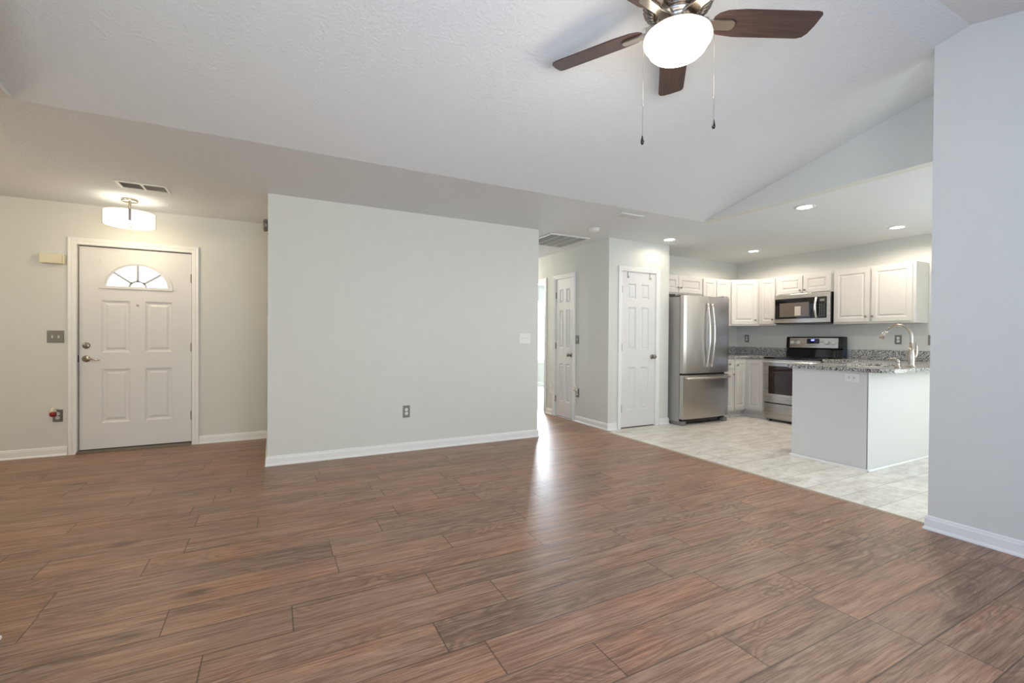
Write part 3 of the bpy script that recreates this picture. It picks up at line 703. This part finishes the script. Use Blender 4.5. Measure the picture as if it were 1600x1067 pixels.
# return air grille
t = thing('return_air_grille', 'large grey slatted return grille in the hallway ceiling', 'ceiling vent', (3.27, 5.035, ZC))
m = MB(); hx, hy, fr = .30, .335, .030
m.box(-hx, -hx+fr, -hy, hy, -.014, 0); m.box(hx-fr, hx, -hy, hy, -.014, 0); m.box(-hx+fr, hx-fr, -hy, -hy+fr, -.014, 0); m.box(-hx+fr, hx-fr, hy-fr, hy, -.014, 0); m.build('frame', 'vent', t, bevel=.002)
m = MB(); m.box(-hx+fr, hx-fr, -hy+fr, hy-fr, -.001, 0); m.build('backing', 'dark', t)
m = MB()
for k in range(40):
    x = -hx+fr + (2*hx-2*fr)*(k+.5)/40; m.add([(x-.005, -hy+fr, -.001), (x+.005, -hy+fr, -.011), (x+.005, hy-fr, -.011), (x-.005, hy-fr, -.001)], [(0, 1, 2, 3)])
m.build('slats', 'grille', t)
for k in (1, 2, 3):
    x = -hx+fr + (2*hx-2*fr)*k/4; m = MB(); m.box(x-.004, x+.004, -hy+fr, hy-fr, -.014, -.001); m.build('rib', 'vent', t)
# smoke detector
t = thing('smoke_detector', 'small round white smoke detector on the ceiling by the hallway', 'smoke detector', (3.30, 4.27, ZC))
m = MB(); m.lathe([(.062, 0), (.064, -.008), (.060, -.014), (0, -.014)], n=32); m.build('mount_ring', 'vent', t)
m = MB(); m.lathe([(.054, -.014), (.052, -.028), (.040, -.036), (0, -.038)], n=32); m.build('cover', 'white_pl', t)
# recessed lights
def downlight(x, y, label, first=None, p=9):
    if first is None:
        t = thing('recessed_light', label, 'ceiling light', (x, y, ZC), group='recessed kitchen ceiling lights')
        m = MB(); m.lathe([(.088, 0), (.088, -.004), (.080, -.008), (.066, -.006), (.062, 0)], n=36); m.build('trim_ring', 'vent', t)
        m = MB(); m.lathe([(.064, -.0045), (.04, -.0065), (0, -.0075)], n=32); m.build('lit_lens', 'led', t)
    else: t = dup(first, (x, y, ZC), label)
    l = bpy.data.lights.new('downlight_beam', 'SPOT'); l.energy = p; l.color = (1, .87, .71); l.spot_size = math.radians(172); l.spot_blend = .25; l.shadow_soft_size = .09
    o = bpy.data.objects.new('downlight_beam', l); COL.objects.link(o); o.location = (x, y, ZC-.03)
    return t
dl = downlight(4.500, 4.275, 'lit recessed light nearest the pantry door', p=8)
downlight(6.13, 4.24, 'lit recessed light near the kitchen corner cabinets', dl, 40)
downlight(4.515, 2.60, 'lit recessed light above the peninsula end', dl, 42)
downlight(6.22, 2.565, 'lit recessed light above the double cabinet near the faucet', dl, 40)
# foyer lamp
px, py = -1.197, 5.47
t = thing('semi_flush_lamp', 'lit drum glass ceiling lamp in the foyer above the front door', 'ceiling lamp', (px, py, ZC))
m = MB(); m.lathe([(.062, 0), (.064, -.004), (.064, -.022), (.058, -.026), (0, -.026)], n=36); m.build('canopy', 'nickel', t)
m = MB(); m.lathe([(.010, -.02), (.010, -.12), (.013, -.122), (.013, -.262), (.006, -.27)], n=18); m.build('stem', 'nickel', t)
m = MB(); R0 = .192
m.lathe([(R0, -.130), (R0, -.245), (R0-.004, -.250), (R0-.010, -.2515), (0.0, -.2530)], n=56); m.lathe([(R0-.006, -.245), (R0-.006, -.131), (R0, -.130)], n=56); m.build('drum_shade', 'drum', t)
dcam = Vector((-px, -py)).normalized()
for k in range(4):
    a = math.atan2(dcam.y, dcam.x) + k*math.pi/2
    m = MB(Matrix.Rotation(a, 4, 'Z')); m.box(R0-.002, R0+.004, -.010, .010, -.235 if k == 0 else -.255, -.126); m.box(.01, R0, -.003, .003, -.134, -.128)
    m.build('strap', 'nickel', t)
m = MB(); m.lathe([(.016, -.253), (.018, -.258), (.010, -.266), (.007, -.272), (0, -.274)], n=20); m.build('finial', 'nickel', t)
l = bpy.data.lights.new('foyer_lamp_glow', 'POINT'); l.energy = 6.5; l.color = (1, .80, .52); l.shadow_soft_size = .12
o = bpy.data.objects.new('foyer_lamp_glow', l); COL.objects.link(o); o.location = (px, py, ZC-.20-.16)

# ------------------------------------------------------------------ ceiling fan
FX, FY = 1.697, 1.575
fan = thing('ceiling_fan', 'five blade ceiling fan with walnut blades and lit glass bowl', 'ceiling fan', (FX, FY, 0))
zt = zs(FY)
m = MB(); m.lathe([(.085, zt+.03), (.095, zt-.01), (.098, zt-.030), (.090, zt-.048), (.070, zt-.055)], n=40); m.build('canopy', 'nickel', fan)
m = MB()
m.lathe([(.07, 2.850), (.10, 2.846), (.130, 2.832), (.152, 2.800), (.158, 2.770), (.155, 2.745), (.140, 2.722), (.112, 2.708), (.085, 2.702), (0, 2.700)], n=56)
m.build('motor_housing', 'nickel', fan)
m = MB()
for k in range(36):
    m.T = Matrix.Rotation(2*math.pi*k/36, 4, 'Z')
    m.tube([(.157, 0, 2.752), (.148, 0, 2.731), (.128, 0, 2.714), (.104, 0, 2.704)], .0042, 6)
m.T = None; m.build('vent_ribs', 'nickel_dark', fan)
m = MB(); m.lathe([(.088, 2.702), (.092, 2.694), (.090, 2.684), (.076, 2.676), (.070, 2.668), (.070, 2.650), (.074, 2.640), (.090, 2.632), (.100, 2.628), (0, 2.626)], n=48); m.build('switch_housing', 'nickel', fan)
m = MB(); m.lathe([(.098, 2.638), (.118, 2.630), (.122, 2.618), (.112, 2.610), (0, 2.610)], n=48); m.build('light_fitter', 'nickel', fan)
m = MB(); m.lathe([(.112, 2.616), (.138, 2.611), (.152, 2.599), (.156, 2.584), (.152, 2.571), (.144, 2.561), (.134, 2.5575), (.1345, 2.549), (.130, 2.535), (.114, 2.519), (.088, 2.507), (.050, 2.500), (0, 2.498)], n=64); m.build('glass_bowl', 'bowl', fan)
l = bpy.data.lights.new('fan_bulb', 'POINT'); l.energy = 8; l.color = (1, .88, .70); l.shadow_soft_size = .13
o = bpy.data.objects.new('fan_bulb', l); COL.objects.link(o); o.location = (FX, FY, 2.34)
# blades: own empties are not wanted, each blade mesh is a part with its iron as sub-part
def blade_mesh(mb):
    out = [(.165, -.030), (.180, -.050), (.215, -.066), (.30, -.074), (.635, -.074), (.655, -.070), (.664, -.058), (.663, .0), (.655, .045), (.640, .066), (.615, .074), (.30, .074), (.215, .064), (.180, .048), (.165, .026)]
    mb.prism(out, -.003, .003)
def blade_iron(mb):
    mb.prism([(.060, -.030), (.10, -.028), (.150, -.022), (.180, -.026), (.255, -.026), (.268, -.018), (.272, 0), (.268, .018), (.255, .026), (.180, .026), (.150, .022), (.10, .028), (.060, .030)], -.016, -.004)
    mb.box(.060, .15, -.012, .012, -.012, .022)
bm_b = MB(); blade_mesh(bm_b); blade0 = bm_b.build('blade', 'blade', fan, bevel=.0015)
bi = MB(); blade_iron(bi); iron0 = bi.build('blade_iron', 'nickel', blade0, bevel=.002)
for k in range(5):
    a = math.radians(46.0 + 72*k)
    b = blade0 if k == 0 else blade0.copy()
    if k:
        COL.objects.link(b); b.parent = fan; i2 = iron0.copy(); COL.objects.link(i2); i2.parent = b
    b.matrix_local = Matrix.Translation((0, 0, 2.671)) @ Matrix.Rotation(a, 4, 'Z') @ Matrix.Rotation(math.radians(-12.4), 4, 'X')
# pull chains
rh = Vector((R_.x, R_.y, 0)).normalized()
for k, zend in ((-.162, 2.133), (.176, 2.210)):
    x, y = rh.x*k, rh.y*k
    m = MB(); m.tube([(x*.42, y*.42, 2.655), (x*.8, y*.8, 2.650), (x, y, 2.635), (x, y, 2.60), (x, y, zend)], .0010, 6); m.lathe([(0, .005), (.004, 0), (0, -.005)], (x, y, (2.42+zend)/2), n=8)
    ch = m.build('pull_chain', 'nickel_dark', fan)
    m = MB(); m.lathe([(.0015, .0), (.004, -.004), (.004, -.008), (.007, -.022), (.0085, -.032), (.006, -.042), (0, -.045)], (x, y, zend), n=14); m.build('chain_fob', 'black', ch)

# ------------------------------------------------------------------ kitchen
def Tfront(kind, base):
    """local x runs right when looking at the front, front face at local y=0 facing -y"""
    if kind == 'y': return Matrix.Translation((0, base, 0))
    return face_minus_x(base, 0)
CPROF = [(.004, .005), (.009, .009), (.020, .010), (.034, .002)]
def cab_door(parent, T, x0, x1, z0, z1, th=.019, fr=.052, name='door', knobpos=None, mat='cab'):
    m = MB(T); f = min(fr, (x1-x0)*.27, (z1-z0)*.3)
    sc = min(1, (x1-x0-2*f)/.09, (z1-z0-2*f)/.09)
    pr = [(a*sc, b) for a, b in CPROF]
    panel_front(m, x0, x1, z0, z1, -th, [(x0+f, x1-f, z0+f, z1-f)], pr); slab_rest(m, x0, x1, z0, z1, -th, 0)
    d = m.build(name, mat, parent)
    if knobpos:
        m = MB(T); m.lathe([(0, 0), (.007, 0), (.005, .006), (.006, .012), (.013, .018), (.014, .024), (.008, .029), (0, .030)], (knobpos[0], -th, knobpos[1]), 'y', 18)
        m.build('knob', 'nickel_dark', d)
    return d
def carcass(parent, x0, x1, y0, y1, z0, z1, name='body'):
    m = MB(); m.box(x0, x1, y0, y1, z0, z1); return m.build(name, 'cab', parent, bevel=.0015)
UF, UYF = 6.622, 4.772       # faces of the upper cabinets
ZT, ZB, ZS = 2.092, 1.375, 1.815
g = 'upper kitchen cabinets'
# over-fridge
c = thing('wall_cabinet', 'short white wall cabinet above the refrigerator', 'cabinet', group=g)
carcass(c, XP2+.002, 5.700, UYF, YK-.002, ZS, ZT)
T = Tfront('y', UYF)
cab_door(c, T, 4.83, 5.196, ZS+.022, ZT-.022, knobpos=(5.175, 1.91)); cab_door(c, T, 5.204, 5.686, ZS+.022, ZT-.022, knobpos=(5.240, 1.91))
c = thing('wall_cabinet', 'white wall cabinet with two narrow doors behind the refrigerator top', 'cabinet', group=g)
carcass(c, 5.703, 6.333, UYF, YK-.002, ZB, ZT)
cab_door(c, T, 5.715, 5.998, ZB+.02, ZT-.022, knobpos=(5.97, 1.46)); cab_door(c, T, 6.012, 6.300, ZB+.02, ZT-.022, knobpos=(6.04, 1.46))
# diagonal corner
c = thing('corner_wall_cabinet', 'white diagonal corner wall cabinet with one wide door', 'cabinet', group=g)
m = MB(); m.prism([(6.336, UYF), (6.336, YK-.002), (XK-.002, YK-.002), (XK-.002, 4.486), (UF, 4.486)], ZB, ZT); m.build('body', 'cab', c)
d = Vector((UF-6.336, 4.486-UYF, 0)); L = d.length
T = Matrix.Translation((6.336, UYF, 0)) @ Matrix.Rotation(math.atan2(d.y, d.x), 4, 'Z')
cab_door(c, T, .022, L-.022, ZB+.025, ZT-.022, knobpos=(L-.048, 1.465))
def ux(y): return -y        # local x on a wall facing -x
T = Tfront('x', UF)
c = thing('wall_cabinet', 'narrow single door white wall cabinet left of the microwave', 'cabinet', group=g)
carcass(c, UF, XK-.002, 4.205, 4.484, ZB, ZT); cab_door(c, T, ux(4.462), ux(4.218), ZB+.025, ZT-.022, knobpos=(ux(4.243), 1.465))
c = thing('wall_cabinet', 'short white wall cabinet with two doors above the microwave', 'cabinet', group=g)
carcass(c, UF, XK-.002, 3.424, 4.203, ZS, ZT); cab_door(c, T, ux(4.170), ux(3.822), ZS+.012, ZT-.022, knobpos=(ux(3.848), 1.865)); cab_door(c, T, ux(3.808), ux(3.458), ZS+.012, ZT-.022, knobpos=(ux(3.782), 1.865))
c = thing('wall_cabinet', 'large double door white wall cabinet right of the microwave', 'cabinet', group=g)
carcass(c, UF, XK-.002, 2.540, 3.422, ZB, ZT); cab_door(c, T, ux(3.408), ux(3.000), ZB+.025, ZT-.022, knobpos=(ux(3.036), 1.465)); cab_door(c, T, ux(2.980), ux(2.570), ZB+.025, ZT-.022, knobpos=(ux(2.962), 1.465))
# lower cabinets
BX, BYF, ZCB = 6.333, 4.480, .883
g = 'base kitchen cabinets'
T = Tfront('y', BYF)
c = thing('base_cabinet', 'narrow white base cabinet with drawer, right of the refrigerator', 'cabinet', group=g)
carcass(c, 5.79, 6.052, BYF, YK-.002, .10, ZCB); m = MB(); m.box(5.79, 6.052, BYF+.06, YK-.002, .0, .10); m.build('toe_kick', 'cab', c)
cab_door(c, T, 5.80, 6.040, .735, .865, fr=.03, name='drawer', knobpos=(5.92, .80)); cab_door(c, T, 5.80, 6.040, .125, .715, knobpos=(6.010, .650))
c = thing('corner_base_cabinet', 'white corner base cabinet with folding doors left of the stove', 'cabinet', group=g)
m = MB(); m.prism([(6.055, BYF), (BX, BYF), (BX, 4.178), (XK-.002, 4.178), (XK-.002, YK-.002), (6.055, YK-.002)], .10, ZCB); m.build('body', 'cab', c)
m = MB(); m.prism([(6.055, BYF+.06), (BX+.06, BYF+.06), (BX+.06, 4.178), (XK-.002, 4.178), (XK-.002, YK-.002), (6.055, YK-.002)], 0, .10); m.build('toe_kick', 'cab', c)
m = MB(); m.prism([(6.055, BYF+.045), (BX+.045, BYF+.045), (BX+.045, 4.178), (BX+.059, 4.178), (BX+.059, BYF+.059), (6.055, BYF+.059)], 0, .03); m.build('shoe_molding', 'cab', c)
cab_door(c, T, 6.058, 6.312, .125, .862, knobpos=(6.100, .785)); T = Tfront('x', BX)
cab_door(c, T, ux(4.462), ux(4.200), .125, .862)
c = thing('base_cabinet', 'white base cabinet between the stove and the peninsula', 'cabinet', group=g)
carcass(c, BX, XK-.002, 2.795, 3.388, .10, ZCB); m = MB(); m.box(BX+.06, XK-.002, 2.795, 3.388, 0, .10); m.build('toe_kick', 'cab', c)
cab_door(c, T, ux(3.375), ux(2.83), .735, .865, fr=.03, name='drawer', knobpos=(ux(3.10), .80)); cab_door(c, T, ux(3.375), ux(3.108), .125, .715, knobpos=(ux(3.13), .65)); cab_door(c, T, ux(3.098), ux(2.83), .125, .715, knobpos=(ux(3.075), .65))
# peninsula
PX, PY0, PY1 = 4.667, 2.120, 2.790
c = thing('kitchen_peninsula', 'white panelled kitchen peninsula cabinet under the granite top', 'kitchen peninsula')
m = MB(); m.box(PX+.006, XK-.002, PY0+.006, PY1-.02, .0, ZCB); m.build('body', 'penin', c)
m = MB(); m.box(PX, PX+.006, PY0+.045, PY1-.028, .02, ZCB); m.build('end_panel', 'penin', c)
m = MB(); m.box(PX-.004, PX+.006, PY0, PY0+.045, 0, ZCB); m.box(PX-.004, PX+.03, PY0-.004, PY0+.006, 0, ZCB); m.build('corner_trim', 'penin', c, bevel=.001)
m = MB(); m.box(PX-.004, PX+.02, PY1-.028, PY1-.004, 0, ZCB); m.build('edge_trim', 'penin', c, bevel=.001)
m = MB(); m.box(PX+.03, XK-.002, PY0, PY0+.006, 0, ZCB); m.build('back_panel', 'penin', c)
m = MB(); m.prism([(0, 0), (-.012, 0), (-.012, .006), (-.006, .016), (0, .018)], PX-.016, XK-.002, 'x')
m.v = [(x, y+PY0-.004 if True else y, z) for x, y, z in m.v]; m.prism([(PX-.004, 0), (PX-.016, 0), (PX-.016, .006), (PX-.010, .016), (PX-.004, .018)], PY0-.016, PY1+.01, 'y'); m.build('shoe_molding', 'trim', c)
for k, (a, b) in enumerate(((-5.20, -4.72), (-5.72, -5.22), (-6.30, -5.74))):
    cab_door(c, Matrix.Translation((0, PY1-.02, 0)) @ Matrix.Rotation(math.pi, 4, 'Z'), a, b, .12, .86, knobpos=(b-.04, .78))
# countertops
CB, CT = .883, .915
def rounded(poly, idx, r, n=8):
    out = []
    for i, p in enumerate(poly):
        if i in idx:
            p = Vector(p); a = (Vector(poly[i-1])-p).normalized(); b = (Vector(poly[(i+1) % len(poly)])-p).normalized()
            cc = p + (a+b)*r; s = p+a*r; e = p+b*r
            a0 = math.atan2(s.y-cc.y, s.x-cc.x); a1 = math.atan2(e.y-cc.y, e.x-cc.x); dd = (a1-a0+math.pi) % (2*math.pi)-math.pi
            out += [(cc.x+r*math.cos(a0+dd*k/n), cc.y+r*math.sin(a0+dd*k/n)) for k in range(n+1)]
        else: out.append(tuple(p))
    return out
c = thing('countertop', 'granite countertop in the corner left of the stove', 'countertop')
m = MB(); m.prism([(5.785, 4.455), (6.308, 4.455), (6.308, 4.172), (XK-.002, 4.172), (XK-.002, YK-.002), (5.785, YK-.002)], CB, CT); m.build('slab', 'granite', c, bevel=.004)
m = MB(); m.box(XK-.022, XK-.002, 4.172, YK-.022, CT, 1.040); m.box(5.785, XK-.002, YK-.022, YK-.002, CT, 1.040); m.build('backsplash', 'granite', c, bevel=.002)
c = thing('countertop', 'granite countertop over the peninsula and right of the stove', 'countertop')
# slab with sink cut-out, made of pieces joined in one mesh
SX0, SX1, SY0, SY1 = 4.98, 5.74, 2.20, 2.60
bm = bmesh.new()
outer = rounded([(4.628, 1.945), (XK-.002, 1.945), (XK-.002, 3.386), (6.308, 3.386), (6.308, 2.815), (4.628, 2.815)], {0, 5}, .09)
outer = rounded([(4.628, 1.945), (XK-.002, 1.945), (XK-.002, 3.386), (6.308, 3.386), (6.308, 2.815), (4.628, 2.815)], {0}, .10)
inner = rounded([(SX0, SY0), (SX1, SY0), (SX1, SY1), (SX0, SY1)], {0, 1, 2, 3}, .04, 5)
def loop(pts, z): return [bm.verts.new((x, y, z)) for x, y in pts]
for z in (CB, CT):
    o_ = loop(outer, z); i_ = loop(inner, z)
    es = [bm.edges.new((o_[k], o_[(k+1) % len(o_)])) for k in range(len(o_))] + [bm.edges.new((i_[k], i_[(k+1) % len(i_)])) for k in range(len(i_))]
    bmesh.ops.triangle_fill(bm, use_beauty=True, use_dissolve=False, edges=es)
    if z == CB: lo = (o_, i_)
    else:
        for A, B in zip(lo, (o_, i_)):
            for k in range(len(A)): bm.faces.new((A[k], A[(k+1) % len(A)], B[(k+1) % len(B)], B[k]))
bmesh.ops.recalc_face_normals(bm, faces=bm.faces)
me = bpy.data.meshes.new('slab'); bm.to_mesh(me); bm.free(); me.materials.append(MAT['granite']); o = bpy.data.objects.new('slab', me); COL.objects.link(o); o.parent = c
m = MB(); m.box(XK-.022, XK-.002, 1.945, 3.386, CT, 1.040); m.build('backsplash', 'granite', c, bevel=.002)
# sink
c = thing('kitchen_sink', 'stainless undermount sink in the peninsula top', 'sink')
m = MB(); w = .006
m.box(SX0-w, SX0, SY0-w, SY1+w, .70, CB-.001); m.box(SX1, SX1+w, SY0-w, SY1+w, .70, CB-.001); m.box(SX0, SX1, SY0-w, SY0, .70, CB-.001); m.box(SX0, SX1, SY1, SY1+w, .70, CB-.001); m.box(SX0, SX1, SY0, SY1, .694, .70); m.build('basin', 'steel_h', c)
m = MB(); m.lathe([(.045, .7005), (.040, .703), (0, .702)], ((SX0+SX1)/2, (SY0+SY1)/2, 0), n=24); m.build('drain', 'nickel', c)
# faucet
FXx, FYy = 5.33, 2.075
c = thing('kitchen_faucet', 'tall gooseneck pull-down faucet on the peninsula', 'faucet', (FXx, FYy, CT))
m = MB(); m.lathe([(.030, 0), (.031, .006), (.026, .012), (.024, .03), (.026, .06), (.025, .11), (.020, .15), (.016, .19)], n=28); m.build('body', 'nickel', c)
pts = []; rad = []
pts += [(0, 0, .18), (0, .0, .24)]; rad += [.0155, .0125]
for k in range(13):
    a = math.radians(0 + 150*k/12)
    pts.append((0, .105 - .105*math.cos(a), .285 + .115*math.sin(a))); rad.append(.0115 - .002*k/12)
m = MB(); m.tube(pts, rad, 16); m.build('spout', 'nickel', c)
e = Vector(pts[-1]); dr = (e-Vector(pts[-2])).normalized()
m = MB(); m.tube([e-dr*.004, e+dr*.012, e+dr*.018, e+dr*.06, e+dr*.085, e+dr*.090], [.011, .0125, .016, .020, .021, .015], 18); m.build('spray_head', 'nickel', c)
m = MB(); m.tube([(.020, -.008, .085), (.040, -.014, .10), (.052, -.018, .14), (.050, -.020, .19), (.040, -.016, .225)], [.012, .014, .013, .009, .005], 12); m.build('lever', 'nickel', c)
c = thing('soap_dispenser', 'short nickel soap dispenser beside the faucet', 'soap dispenser', (5.075, 2.075, CT))
m = MB(); m.lathe([(.022, 0), (.023, .005), (.015, .012), (.014, .050), (.017, .056), (.012, .066), (.010, .080), (0, .082)], n=22); m.build('pump_body', 'nickel', c)
m = MB(); m.tube([(0, 0, .074), (-.005, .02, .082), (-.010, .05, .084), (-.014, .075, .078), (-.016, .085, .070)], [.008, .007, .006, .005, .0045], 10); m.build('nozzle', 'nickel', c)

# ---- refrigerator
fx0, fx1, fyd, fyb = 4.845, 5.752, 4.335, 4.402
c = thing('refrigerator', 'stainless french door refrigerator with bottom freezer drawer', 'refrigerator')
m = MB(); m.box(fx0+.004, fx1-.004, fyb+.01, YK-.03, .035, 1.735); m.build('case', 'steel_side', c, bevel=.004)
m = MB(); m.box(fx0+.01, fx1-.01, fyb, fyb+.012, .04, 1.735); m.build('gasket', 'black', c)
def bowed(m, x0, x1, z0, z1, yf, yb, bulge=.012, n=10, gx0=None, gx1=None):
    gx0 = x0 if gx0 is None else gx0; gx1 = x1 if gx1 is None else gx1
    def yy(x): t = (x-gx0)/(gx1-gx0)*2-1; return yf - bulge*(1-t*t) + .008*max(0, abs(t)-.94)/.06
    xs = [x0+(x1-x0)*i/n for i in range(n+1)]
    poly = [(x, yy(x)) for x in xs] + [(x1, yb), (x0, yb)]
    m.prism(poly, z0, z1)
for a, b in ((fx0, 5.312), (5.318, fx1)):
    m = MB(); bowed(m, a, b, .700, 1.752, fyd, fyb, .014, gx0=fx0, gx1=fx1); d = m.build('door', 'steel', c, bevel=.003)
    hx = b-.042 if a == fx0 else a+.042
    m = MB(); s = -1 if a == fx0 else 1
    pts = [];
    for k in range(15):
        t = k/14; z = .79 + (1.65-.79)*t; bow = math.sin(math.pi*t)
        pts.append((hx + s*0*bow, fyd-.016-.012-.045*bow, z))
    m.tube([(hx, fyd-.008, .79)] + pts + [(hx, fyd-.008, 1.65)], [.012]+[.0125]*15+[.012], 14); m.build('handle', 'steel_bar', d)
m = MB(); bowed(m, fx0, fx1, .085, .675, fyd, fyb, .014); d = m.build('freezer_drawer', 'steel', c, bevel=.003)
m = MB(); pts = [(fx0+.035+(fx1-fx0-.07)*k/14, fyd-.016-.030-.022*math.sin(math.pi*k/14), .640) for k in range(15)]
m.tube([(fx0+.035, fyd-.005, .64)] + pts + [(fx1-.035, fyd-.005, .64)], .0145, 14); m.build('handle', 'steel_bar', d)
m = MB(); m.box(fx0+.03, fx1-.03, fyb+.01, fyb+.03, .015, .085); m.build('kick_grille', 'black', c)
for a in (fx0+.002, fx1-.085):
    m = MB(); m.box(a, a+.083, fyd+.02, fyb+.16, .0, .055); m.build('foot', 'rubber', c, bevel=.010)
for a in (fx0+.005, fx1-.105):
    m = MB(); m.box(a, a+.10, fyd+.015, fyb+.10, 1.752, 1.775); m.build('hinge_cover', 'steel_side', c, bevel=.008)

# ---- text helper (small brand lettering as on the appliances)
def lettering(txt, size, T, mat, parent, name='lettering'):
    cu = bpy.data.curves.new(name, 'FONT'); cu.body = txt; cu.size = size; cu.extrude = .0004; cu.align_x = 'CENTER'; cu.align_y = 'CENTER'
    ob = bpy.data.objects.new('tmp_text', cu); COL.objects.link(ob); bpy.context.view_layer.update()
    me = bpy.data.meshes.new_from_object(ob); bpy.data.objects.remove(ob)
    me.transform(T @ Matrix.Rotation(math.pi/2, 4, 'X')); me.materials.clear(); me.materials.append(MAT[mat])
    o = bpy.data.objects.new(name, me); COL.objects.link(o); o.parent = parent; return o

# ---- range
ry0, ry1, rx = 3.396, 4.166, 6.285
c = thing('electric_range', 'stainless electric range with black glass top between the base cabinets', 'stove')
m = MB(); m.box(rx+.03, XK-.03, ry0+.004, ry1-.004, .03, .893); m.build('body', 'steel_side', c)
for yy in (ry0+.05, ry1-.09):
    for xx in (rx+.06, XK-.1):
        m = MB(); m.lathe([(.018, 0), (.018, .03)], (xx, yy+.02, 0), n=12); m.build('foot', 'black', c)
m = MB(); m.box(rx-.012, 6.80, ry0, ry1, .893, .917); m.build('cooktop', 'black_glass', c, bevel=.004)
T = Tfront('x', rx)
m = MB(); m.cur = 0
for (yy, xx, r) in ((3.60, 6.44, .11), (3.97, 6.44, .08), (3.60, 6.68, .08), (3.97, 6.68, .11)):
    m.lathe([(r, .9175), (r, .9178), (r-.003, .9178), (r-.003, .9175)], (xx, yy, 0), n=40)
m.build('burner_rings', 'rubber', c)
m = MB(T); m.box(ux(ry1-.004), ux(ry0+.004), .0, .03, .272, .885); d = m.build('oven_door', 'steel_h', c, bevel=.003)
m = MB(T); m.box(ux(ry1-.070), ux(ry0+.070), -.003, .002, .395, .792); m.build('oven_window', 'oven_glass', d, bevel=.012, seg=4)
m = MB(T); m.tube([(ux(ry1-.02), -.004, .848), (ux(ry1-.02), -.045, .848)], .012, 10); m.tube([(ux(ry0+.02), -.004, .848), (ux(ry0+.02), -.045, .848)], .012, 10)
m.box(ux(ry1-.005), ux(ry0+.005), -.060, -.038, .834, .862); m.build('handle', 'steel_bar', d, bevel=.008, seg=3)
lettering('Whirlpool', .030, T @ Matrix.Translation((ux(3.78), -.001, .325)), 'rubber', d)
m = MB(T); m.box(ux(ry1-.004), ux(ry0+.004), .0, .03, .052, .255); m.build('storage_drawer', 'steel_h', c, bevel=.004)
m = MB(T); m.box(ux(ry1-.006), ux(ry0+.006), .008, .02, .255, .272); m.build('drawer_gap', 'black', c)
# console
m = MB(); m.prism([(6.80, .917), (6.815, 1.035), (6.800, 1.045), (6.812, 1.195), (6.825, 1.210), (XK-.035, 1.210), (XK-.035, .917)], ry0-.006, ry1-.004, 'y'); cons = m.build('console', 'black_glass', c, bevel=.006)
Tc = face_minus_x(6.800, 0)
m = MB(Tc); m.prism([(-.003, 1.052), (.004, 1.052), (.014, 1.188), (.007, 1.190)], ux(4.108), ux(3.452), 'x'); m.build('control_panel', 'steel_h', cons)
m = MB(Tc); m.prism([(-.005, 1.112), (.004, 1.112), (.010, 1.181), (.001, 1.181)], ux(3.862), ux(3.692), 'x'); m.build('display_panel', 'black_glass', cons)
m = MB(Tc); m.prism([(-.0065, 1.145), (-.003, 1.145), (-.001, 1.176), (-.0045, 1.176)], ux(3.806), ux(3.752), 'x'); m.build('clock_display', 'display', cons)
lettering('2:47', .024, Tc @ Matrix.Translation((ux(3.779), -.0075, 1.160)), 'digits', cons, 'clock_digits')
lettering('Whirlpool', .020, Tc @ Matrix.Translation((ux(3.79), -.003, 1.085)), 'rubber', cons)
for yk in (4.061, 3.981, 3.595, 3.514):
    m = MB(Tc); m.lathe([(.026, 0), (.026, .010), (.022, .014), (.020, .032), (.017, .036), (0, .036)], (ux(yk), 0, 1.124), 'y', 24); m.box(ux(yk)-.003, ux(yk)+.003, -.040, -.034, 1.108, 1.144)
    m.build('knob', 'white_pl', cons)

# ---- microwave
c = thing('microwave', 'stainless over-the-range microwave with curved handle under the cabinet', 'microwave')
mx = 6.552; T = Tfront('x', mx); my0, my1, mz0, mz1 = 3.430, 4.192, 1.392, 1.812
m = MB(); m.box(mx+.022, XK-.002, my0+.003, my1-.003, mz0, mz1); m.build('case', 'black', c)
m = MB(T)
for a, b, z0, z1 in ((my1, my0, 1.752, mz1), (my1, my0, mz0+.012, 1.462), (my1, my1-.012, 1.462, 1.752), (my0+.040, my0, 1.462, 1.752)):
    m.box(ux(a), ux(b), 0, .022, z0, z1)
fr = m.build('front_frame', 'steel_h', c, bevel=.0015)
m = MB(T); m.box(ux(my1-.012), ux(3.590), .003, .022, 1.462, 1.752); dr_ = m.build('door', 'black_glass', c)
m = MB(T); m.box(ux(4.112), ux(3.700), .0015, .004, 1.492, 1.690); m.build('door_window', simple('tinted_window', (.14, .115, .095), .12), dr_)
m = MB(T); m.box(ux(3.895), ux(3.812), .0005, .002, 1.505, 1.635); m.build('sticker', simple('paper_sticker', (.55, .50, .44), .6), dr_)
pts = [(ux(3.600), -.006-.034*math.sin(math.pi*k/14), 1.468+.278*k/14) for k in range(15)]
m = MB(T); m.tube([(ux(3.600), .004, 1.468)] + pts + [(ux(3.600), .004, 1.746)], .015, 14); m.build('handle', 'steel_bar', dr_)
m = MB(T); m.box(ux(3.590), ux(my0+.040), .002, .022, 1.462, 1.752); kp = m.build('control_panel', 'black_glass', c)
m = MB(T); m.box(ux(3.560), ux(3.500), .0008, .002, 1.690, 1.722); m.build('display', 'rubber', kp)
m = MB(T)
for r in range(8):
    for q in range(3): m.box(ux(3.568-q*.028), ux(3.568-q*.028-.016), .0012, .002, 1.486+r*.022, 1.494+r*.022)
m.build('buttons', 'plate', kp)
m = MB(); m.box(mx+.03, XK-.01, my0+.01, my1-.01, mz0-.006, mz0); m.build('underside_grille', 'rubber', c)
lettering('Whirlpool', .020, T @ Matrix.Translation((ux(3.845), -.0004, 1.782)), 'rubber', fr)
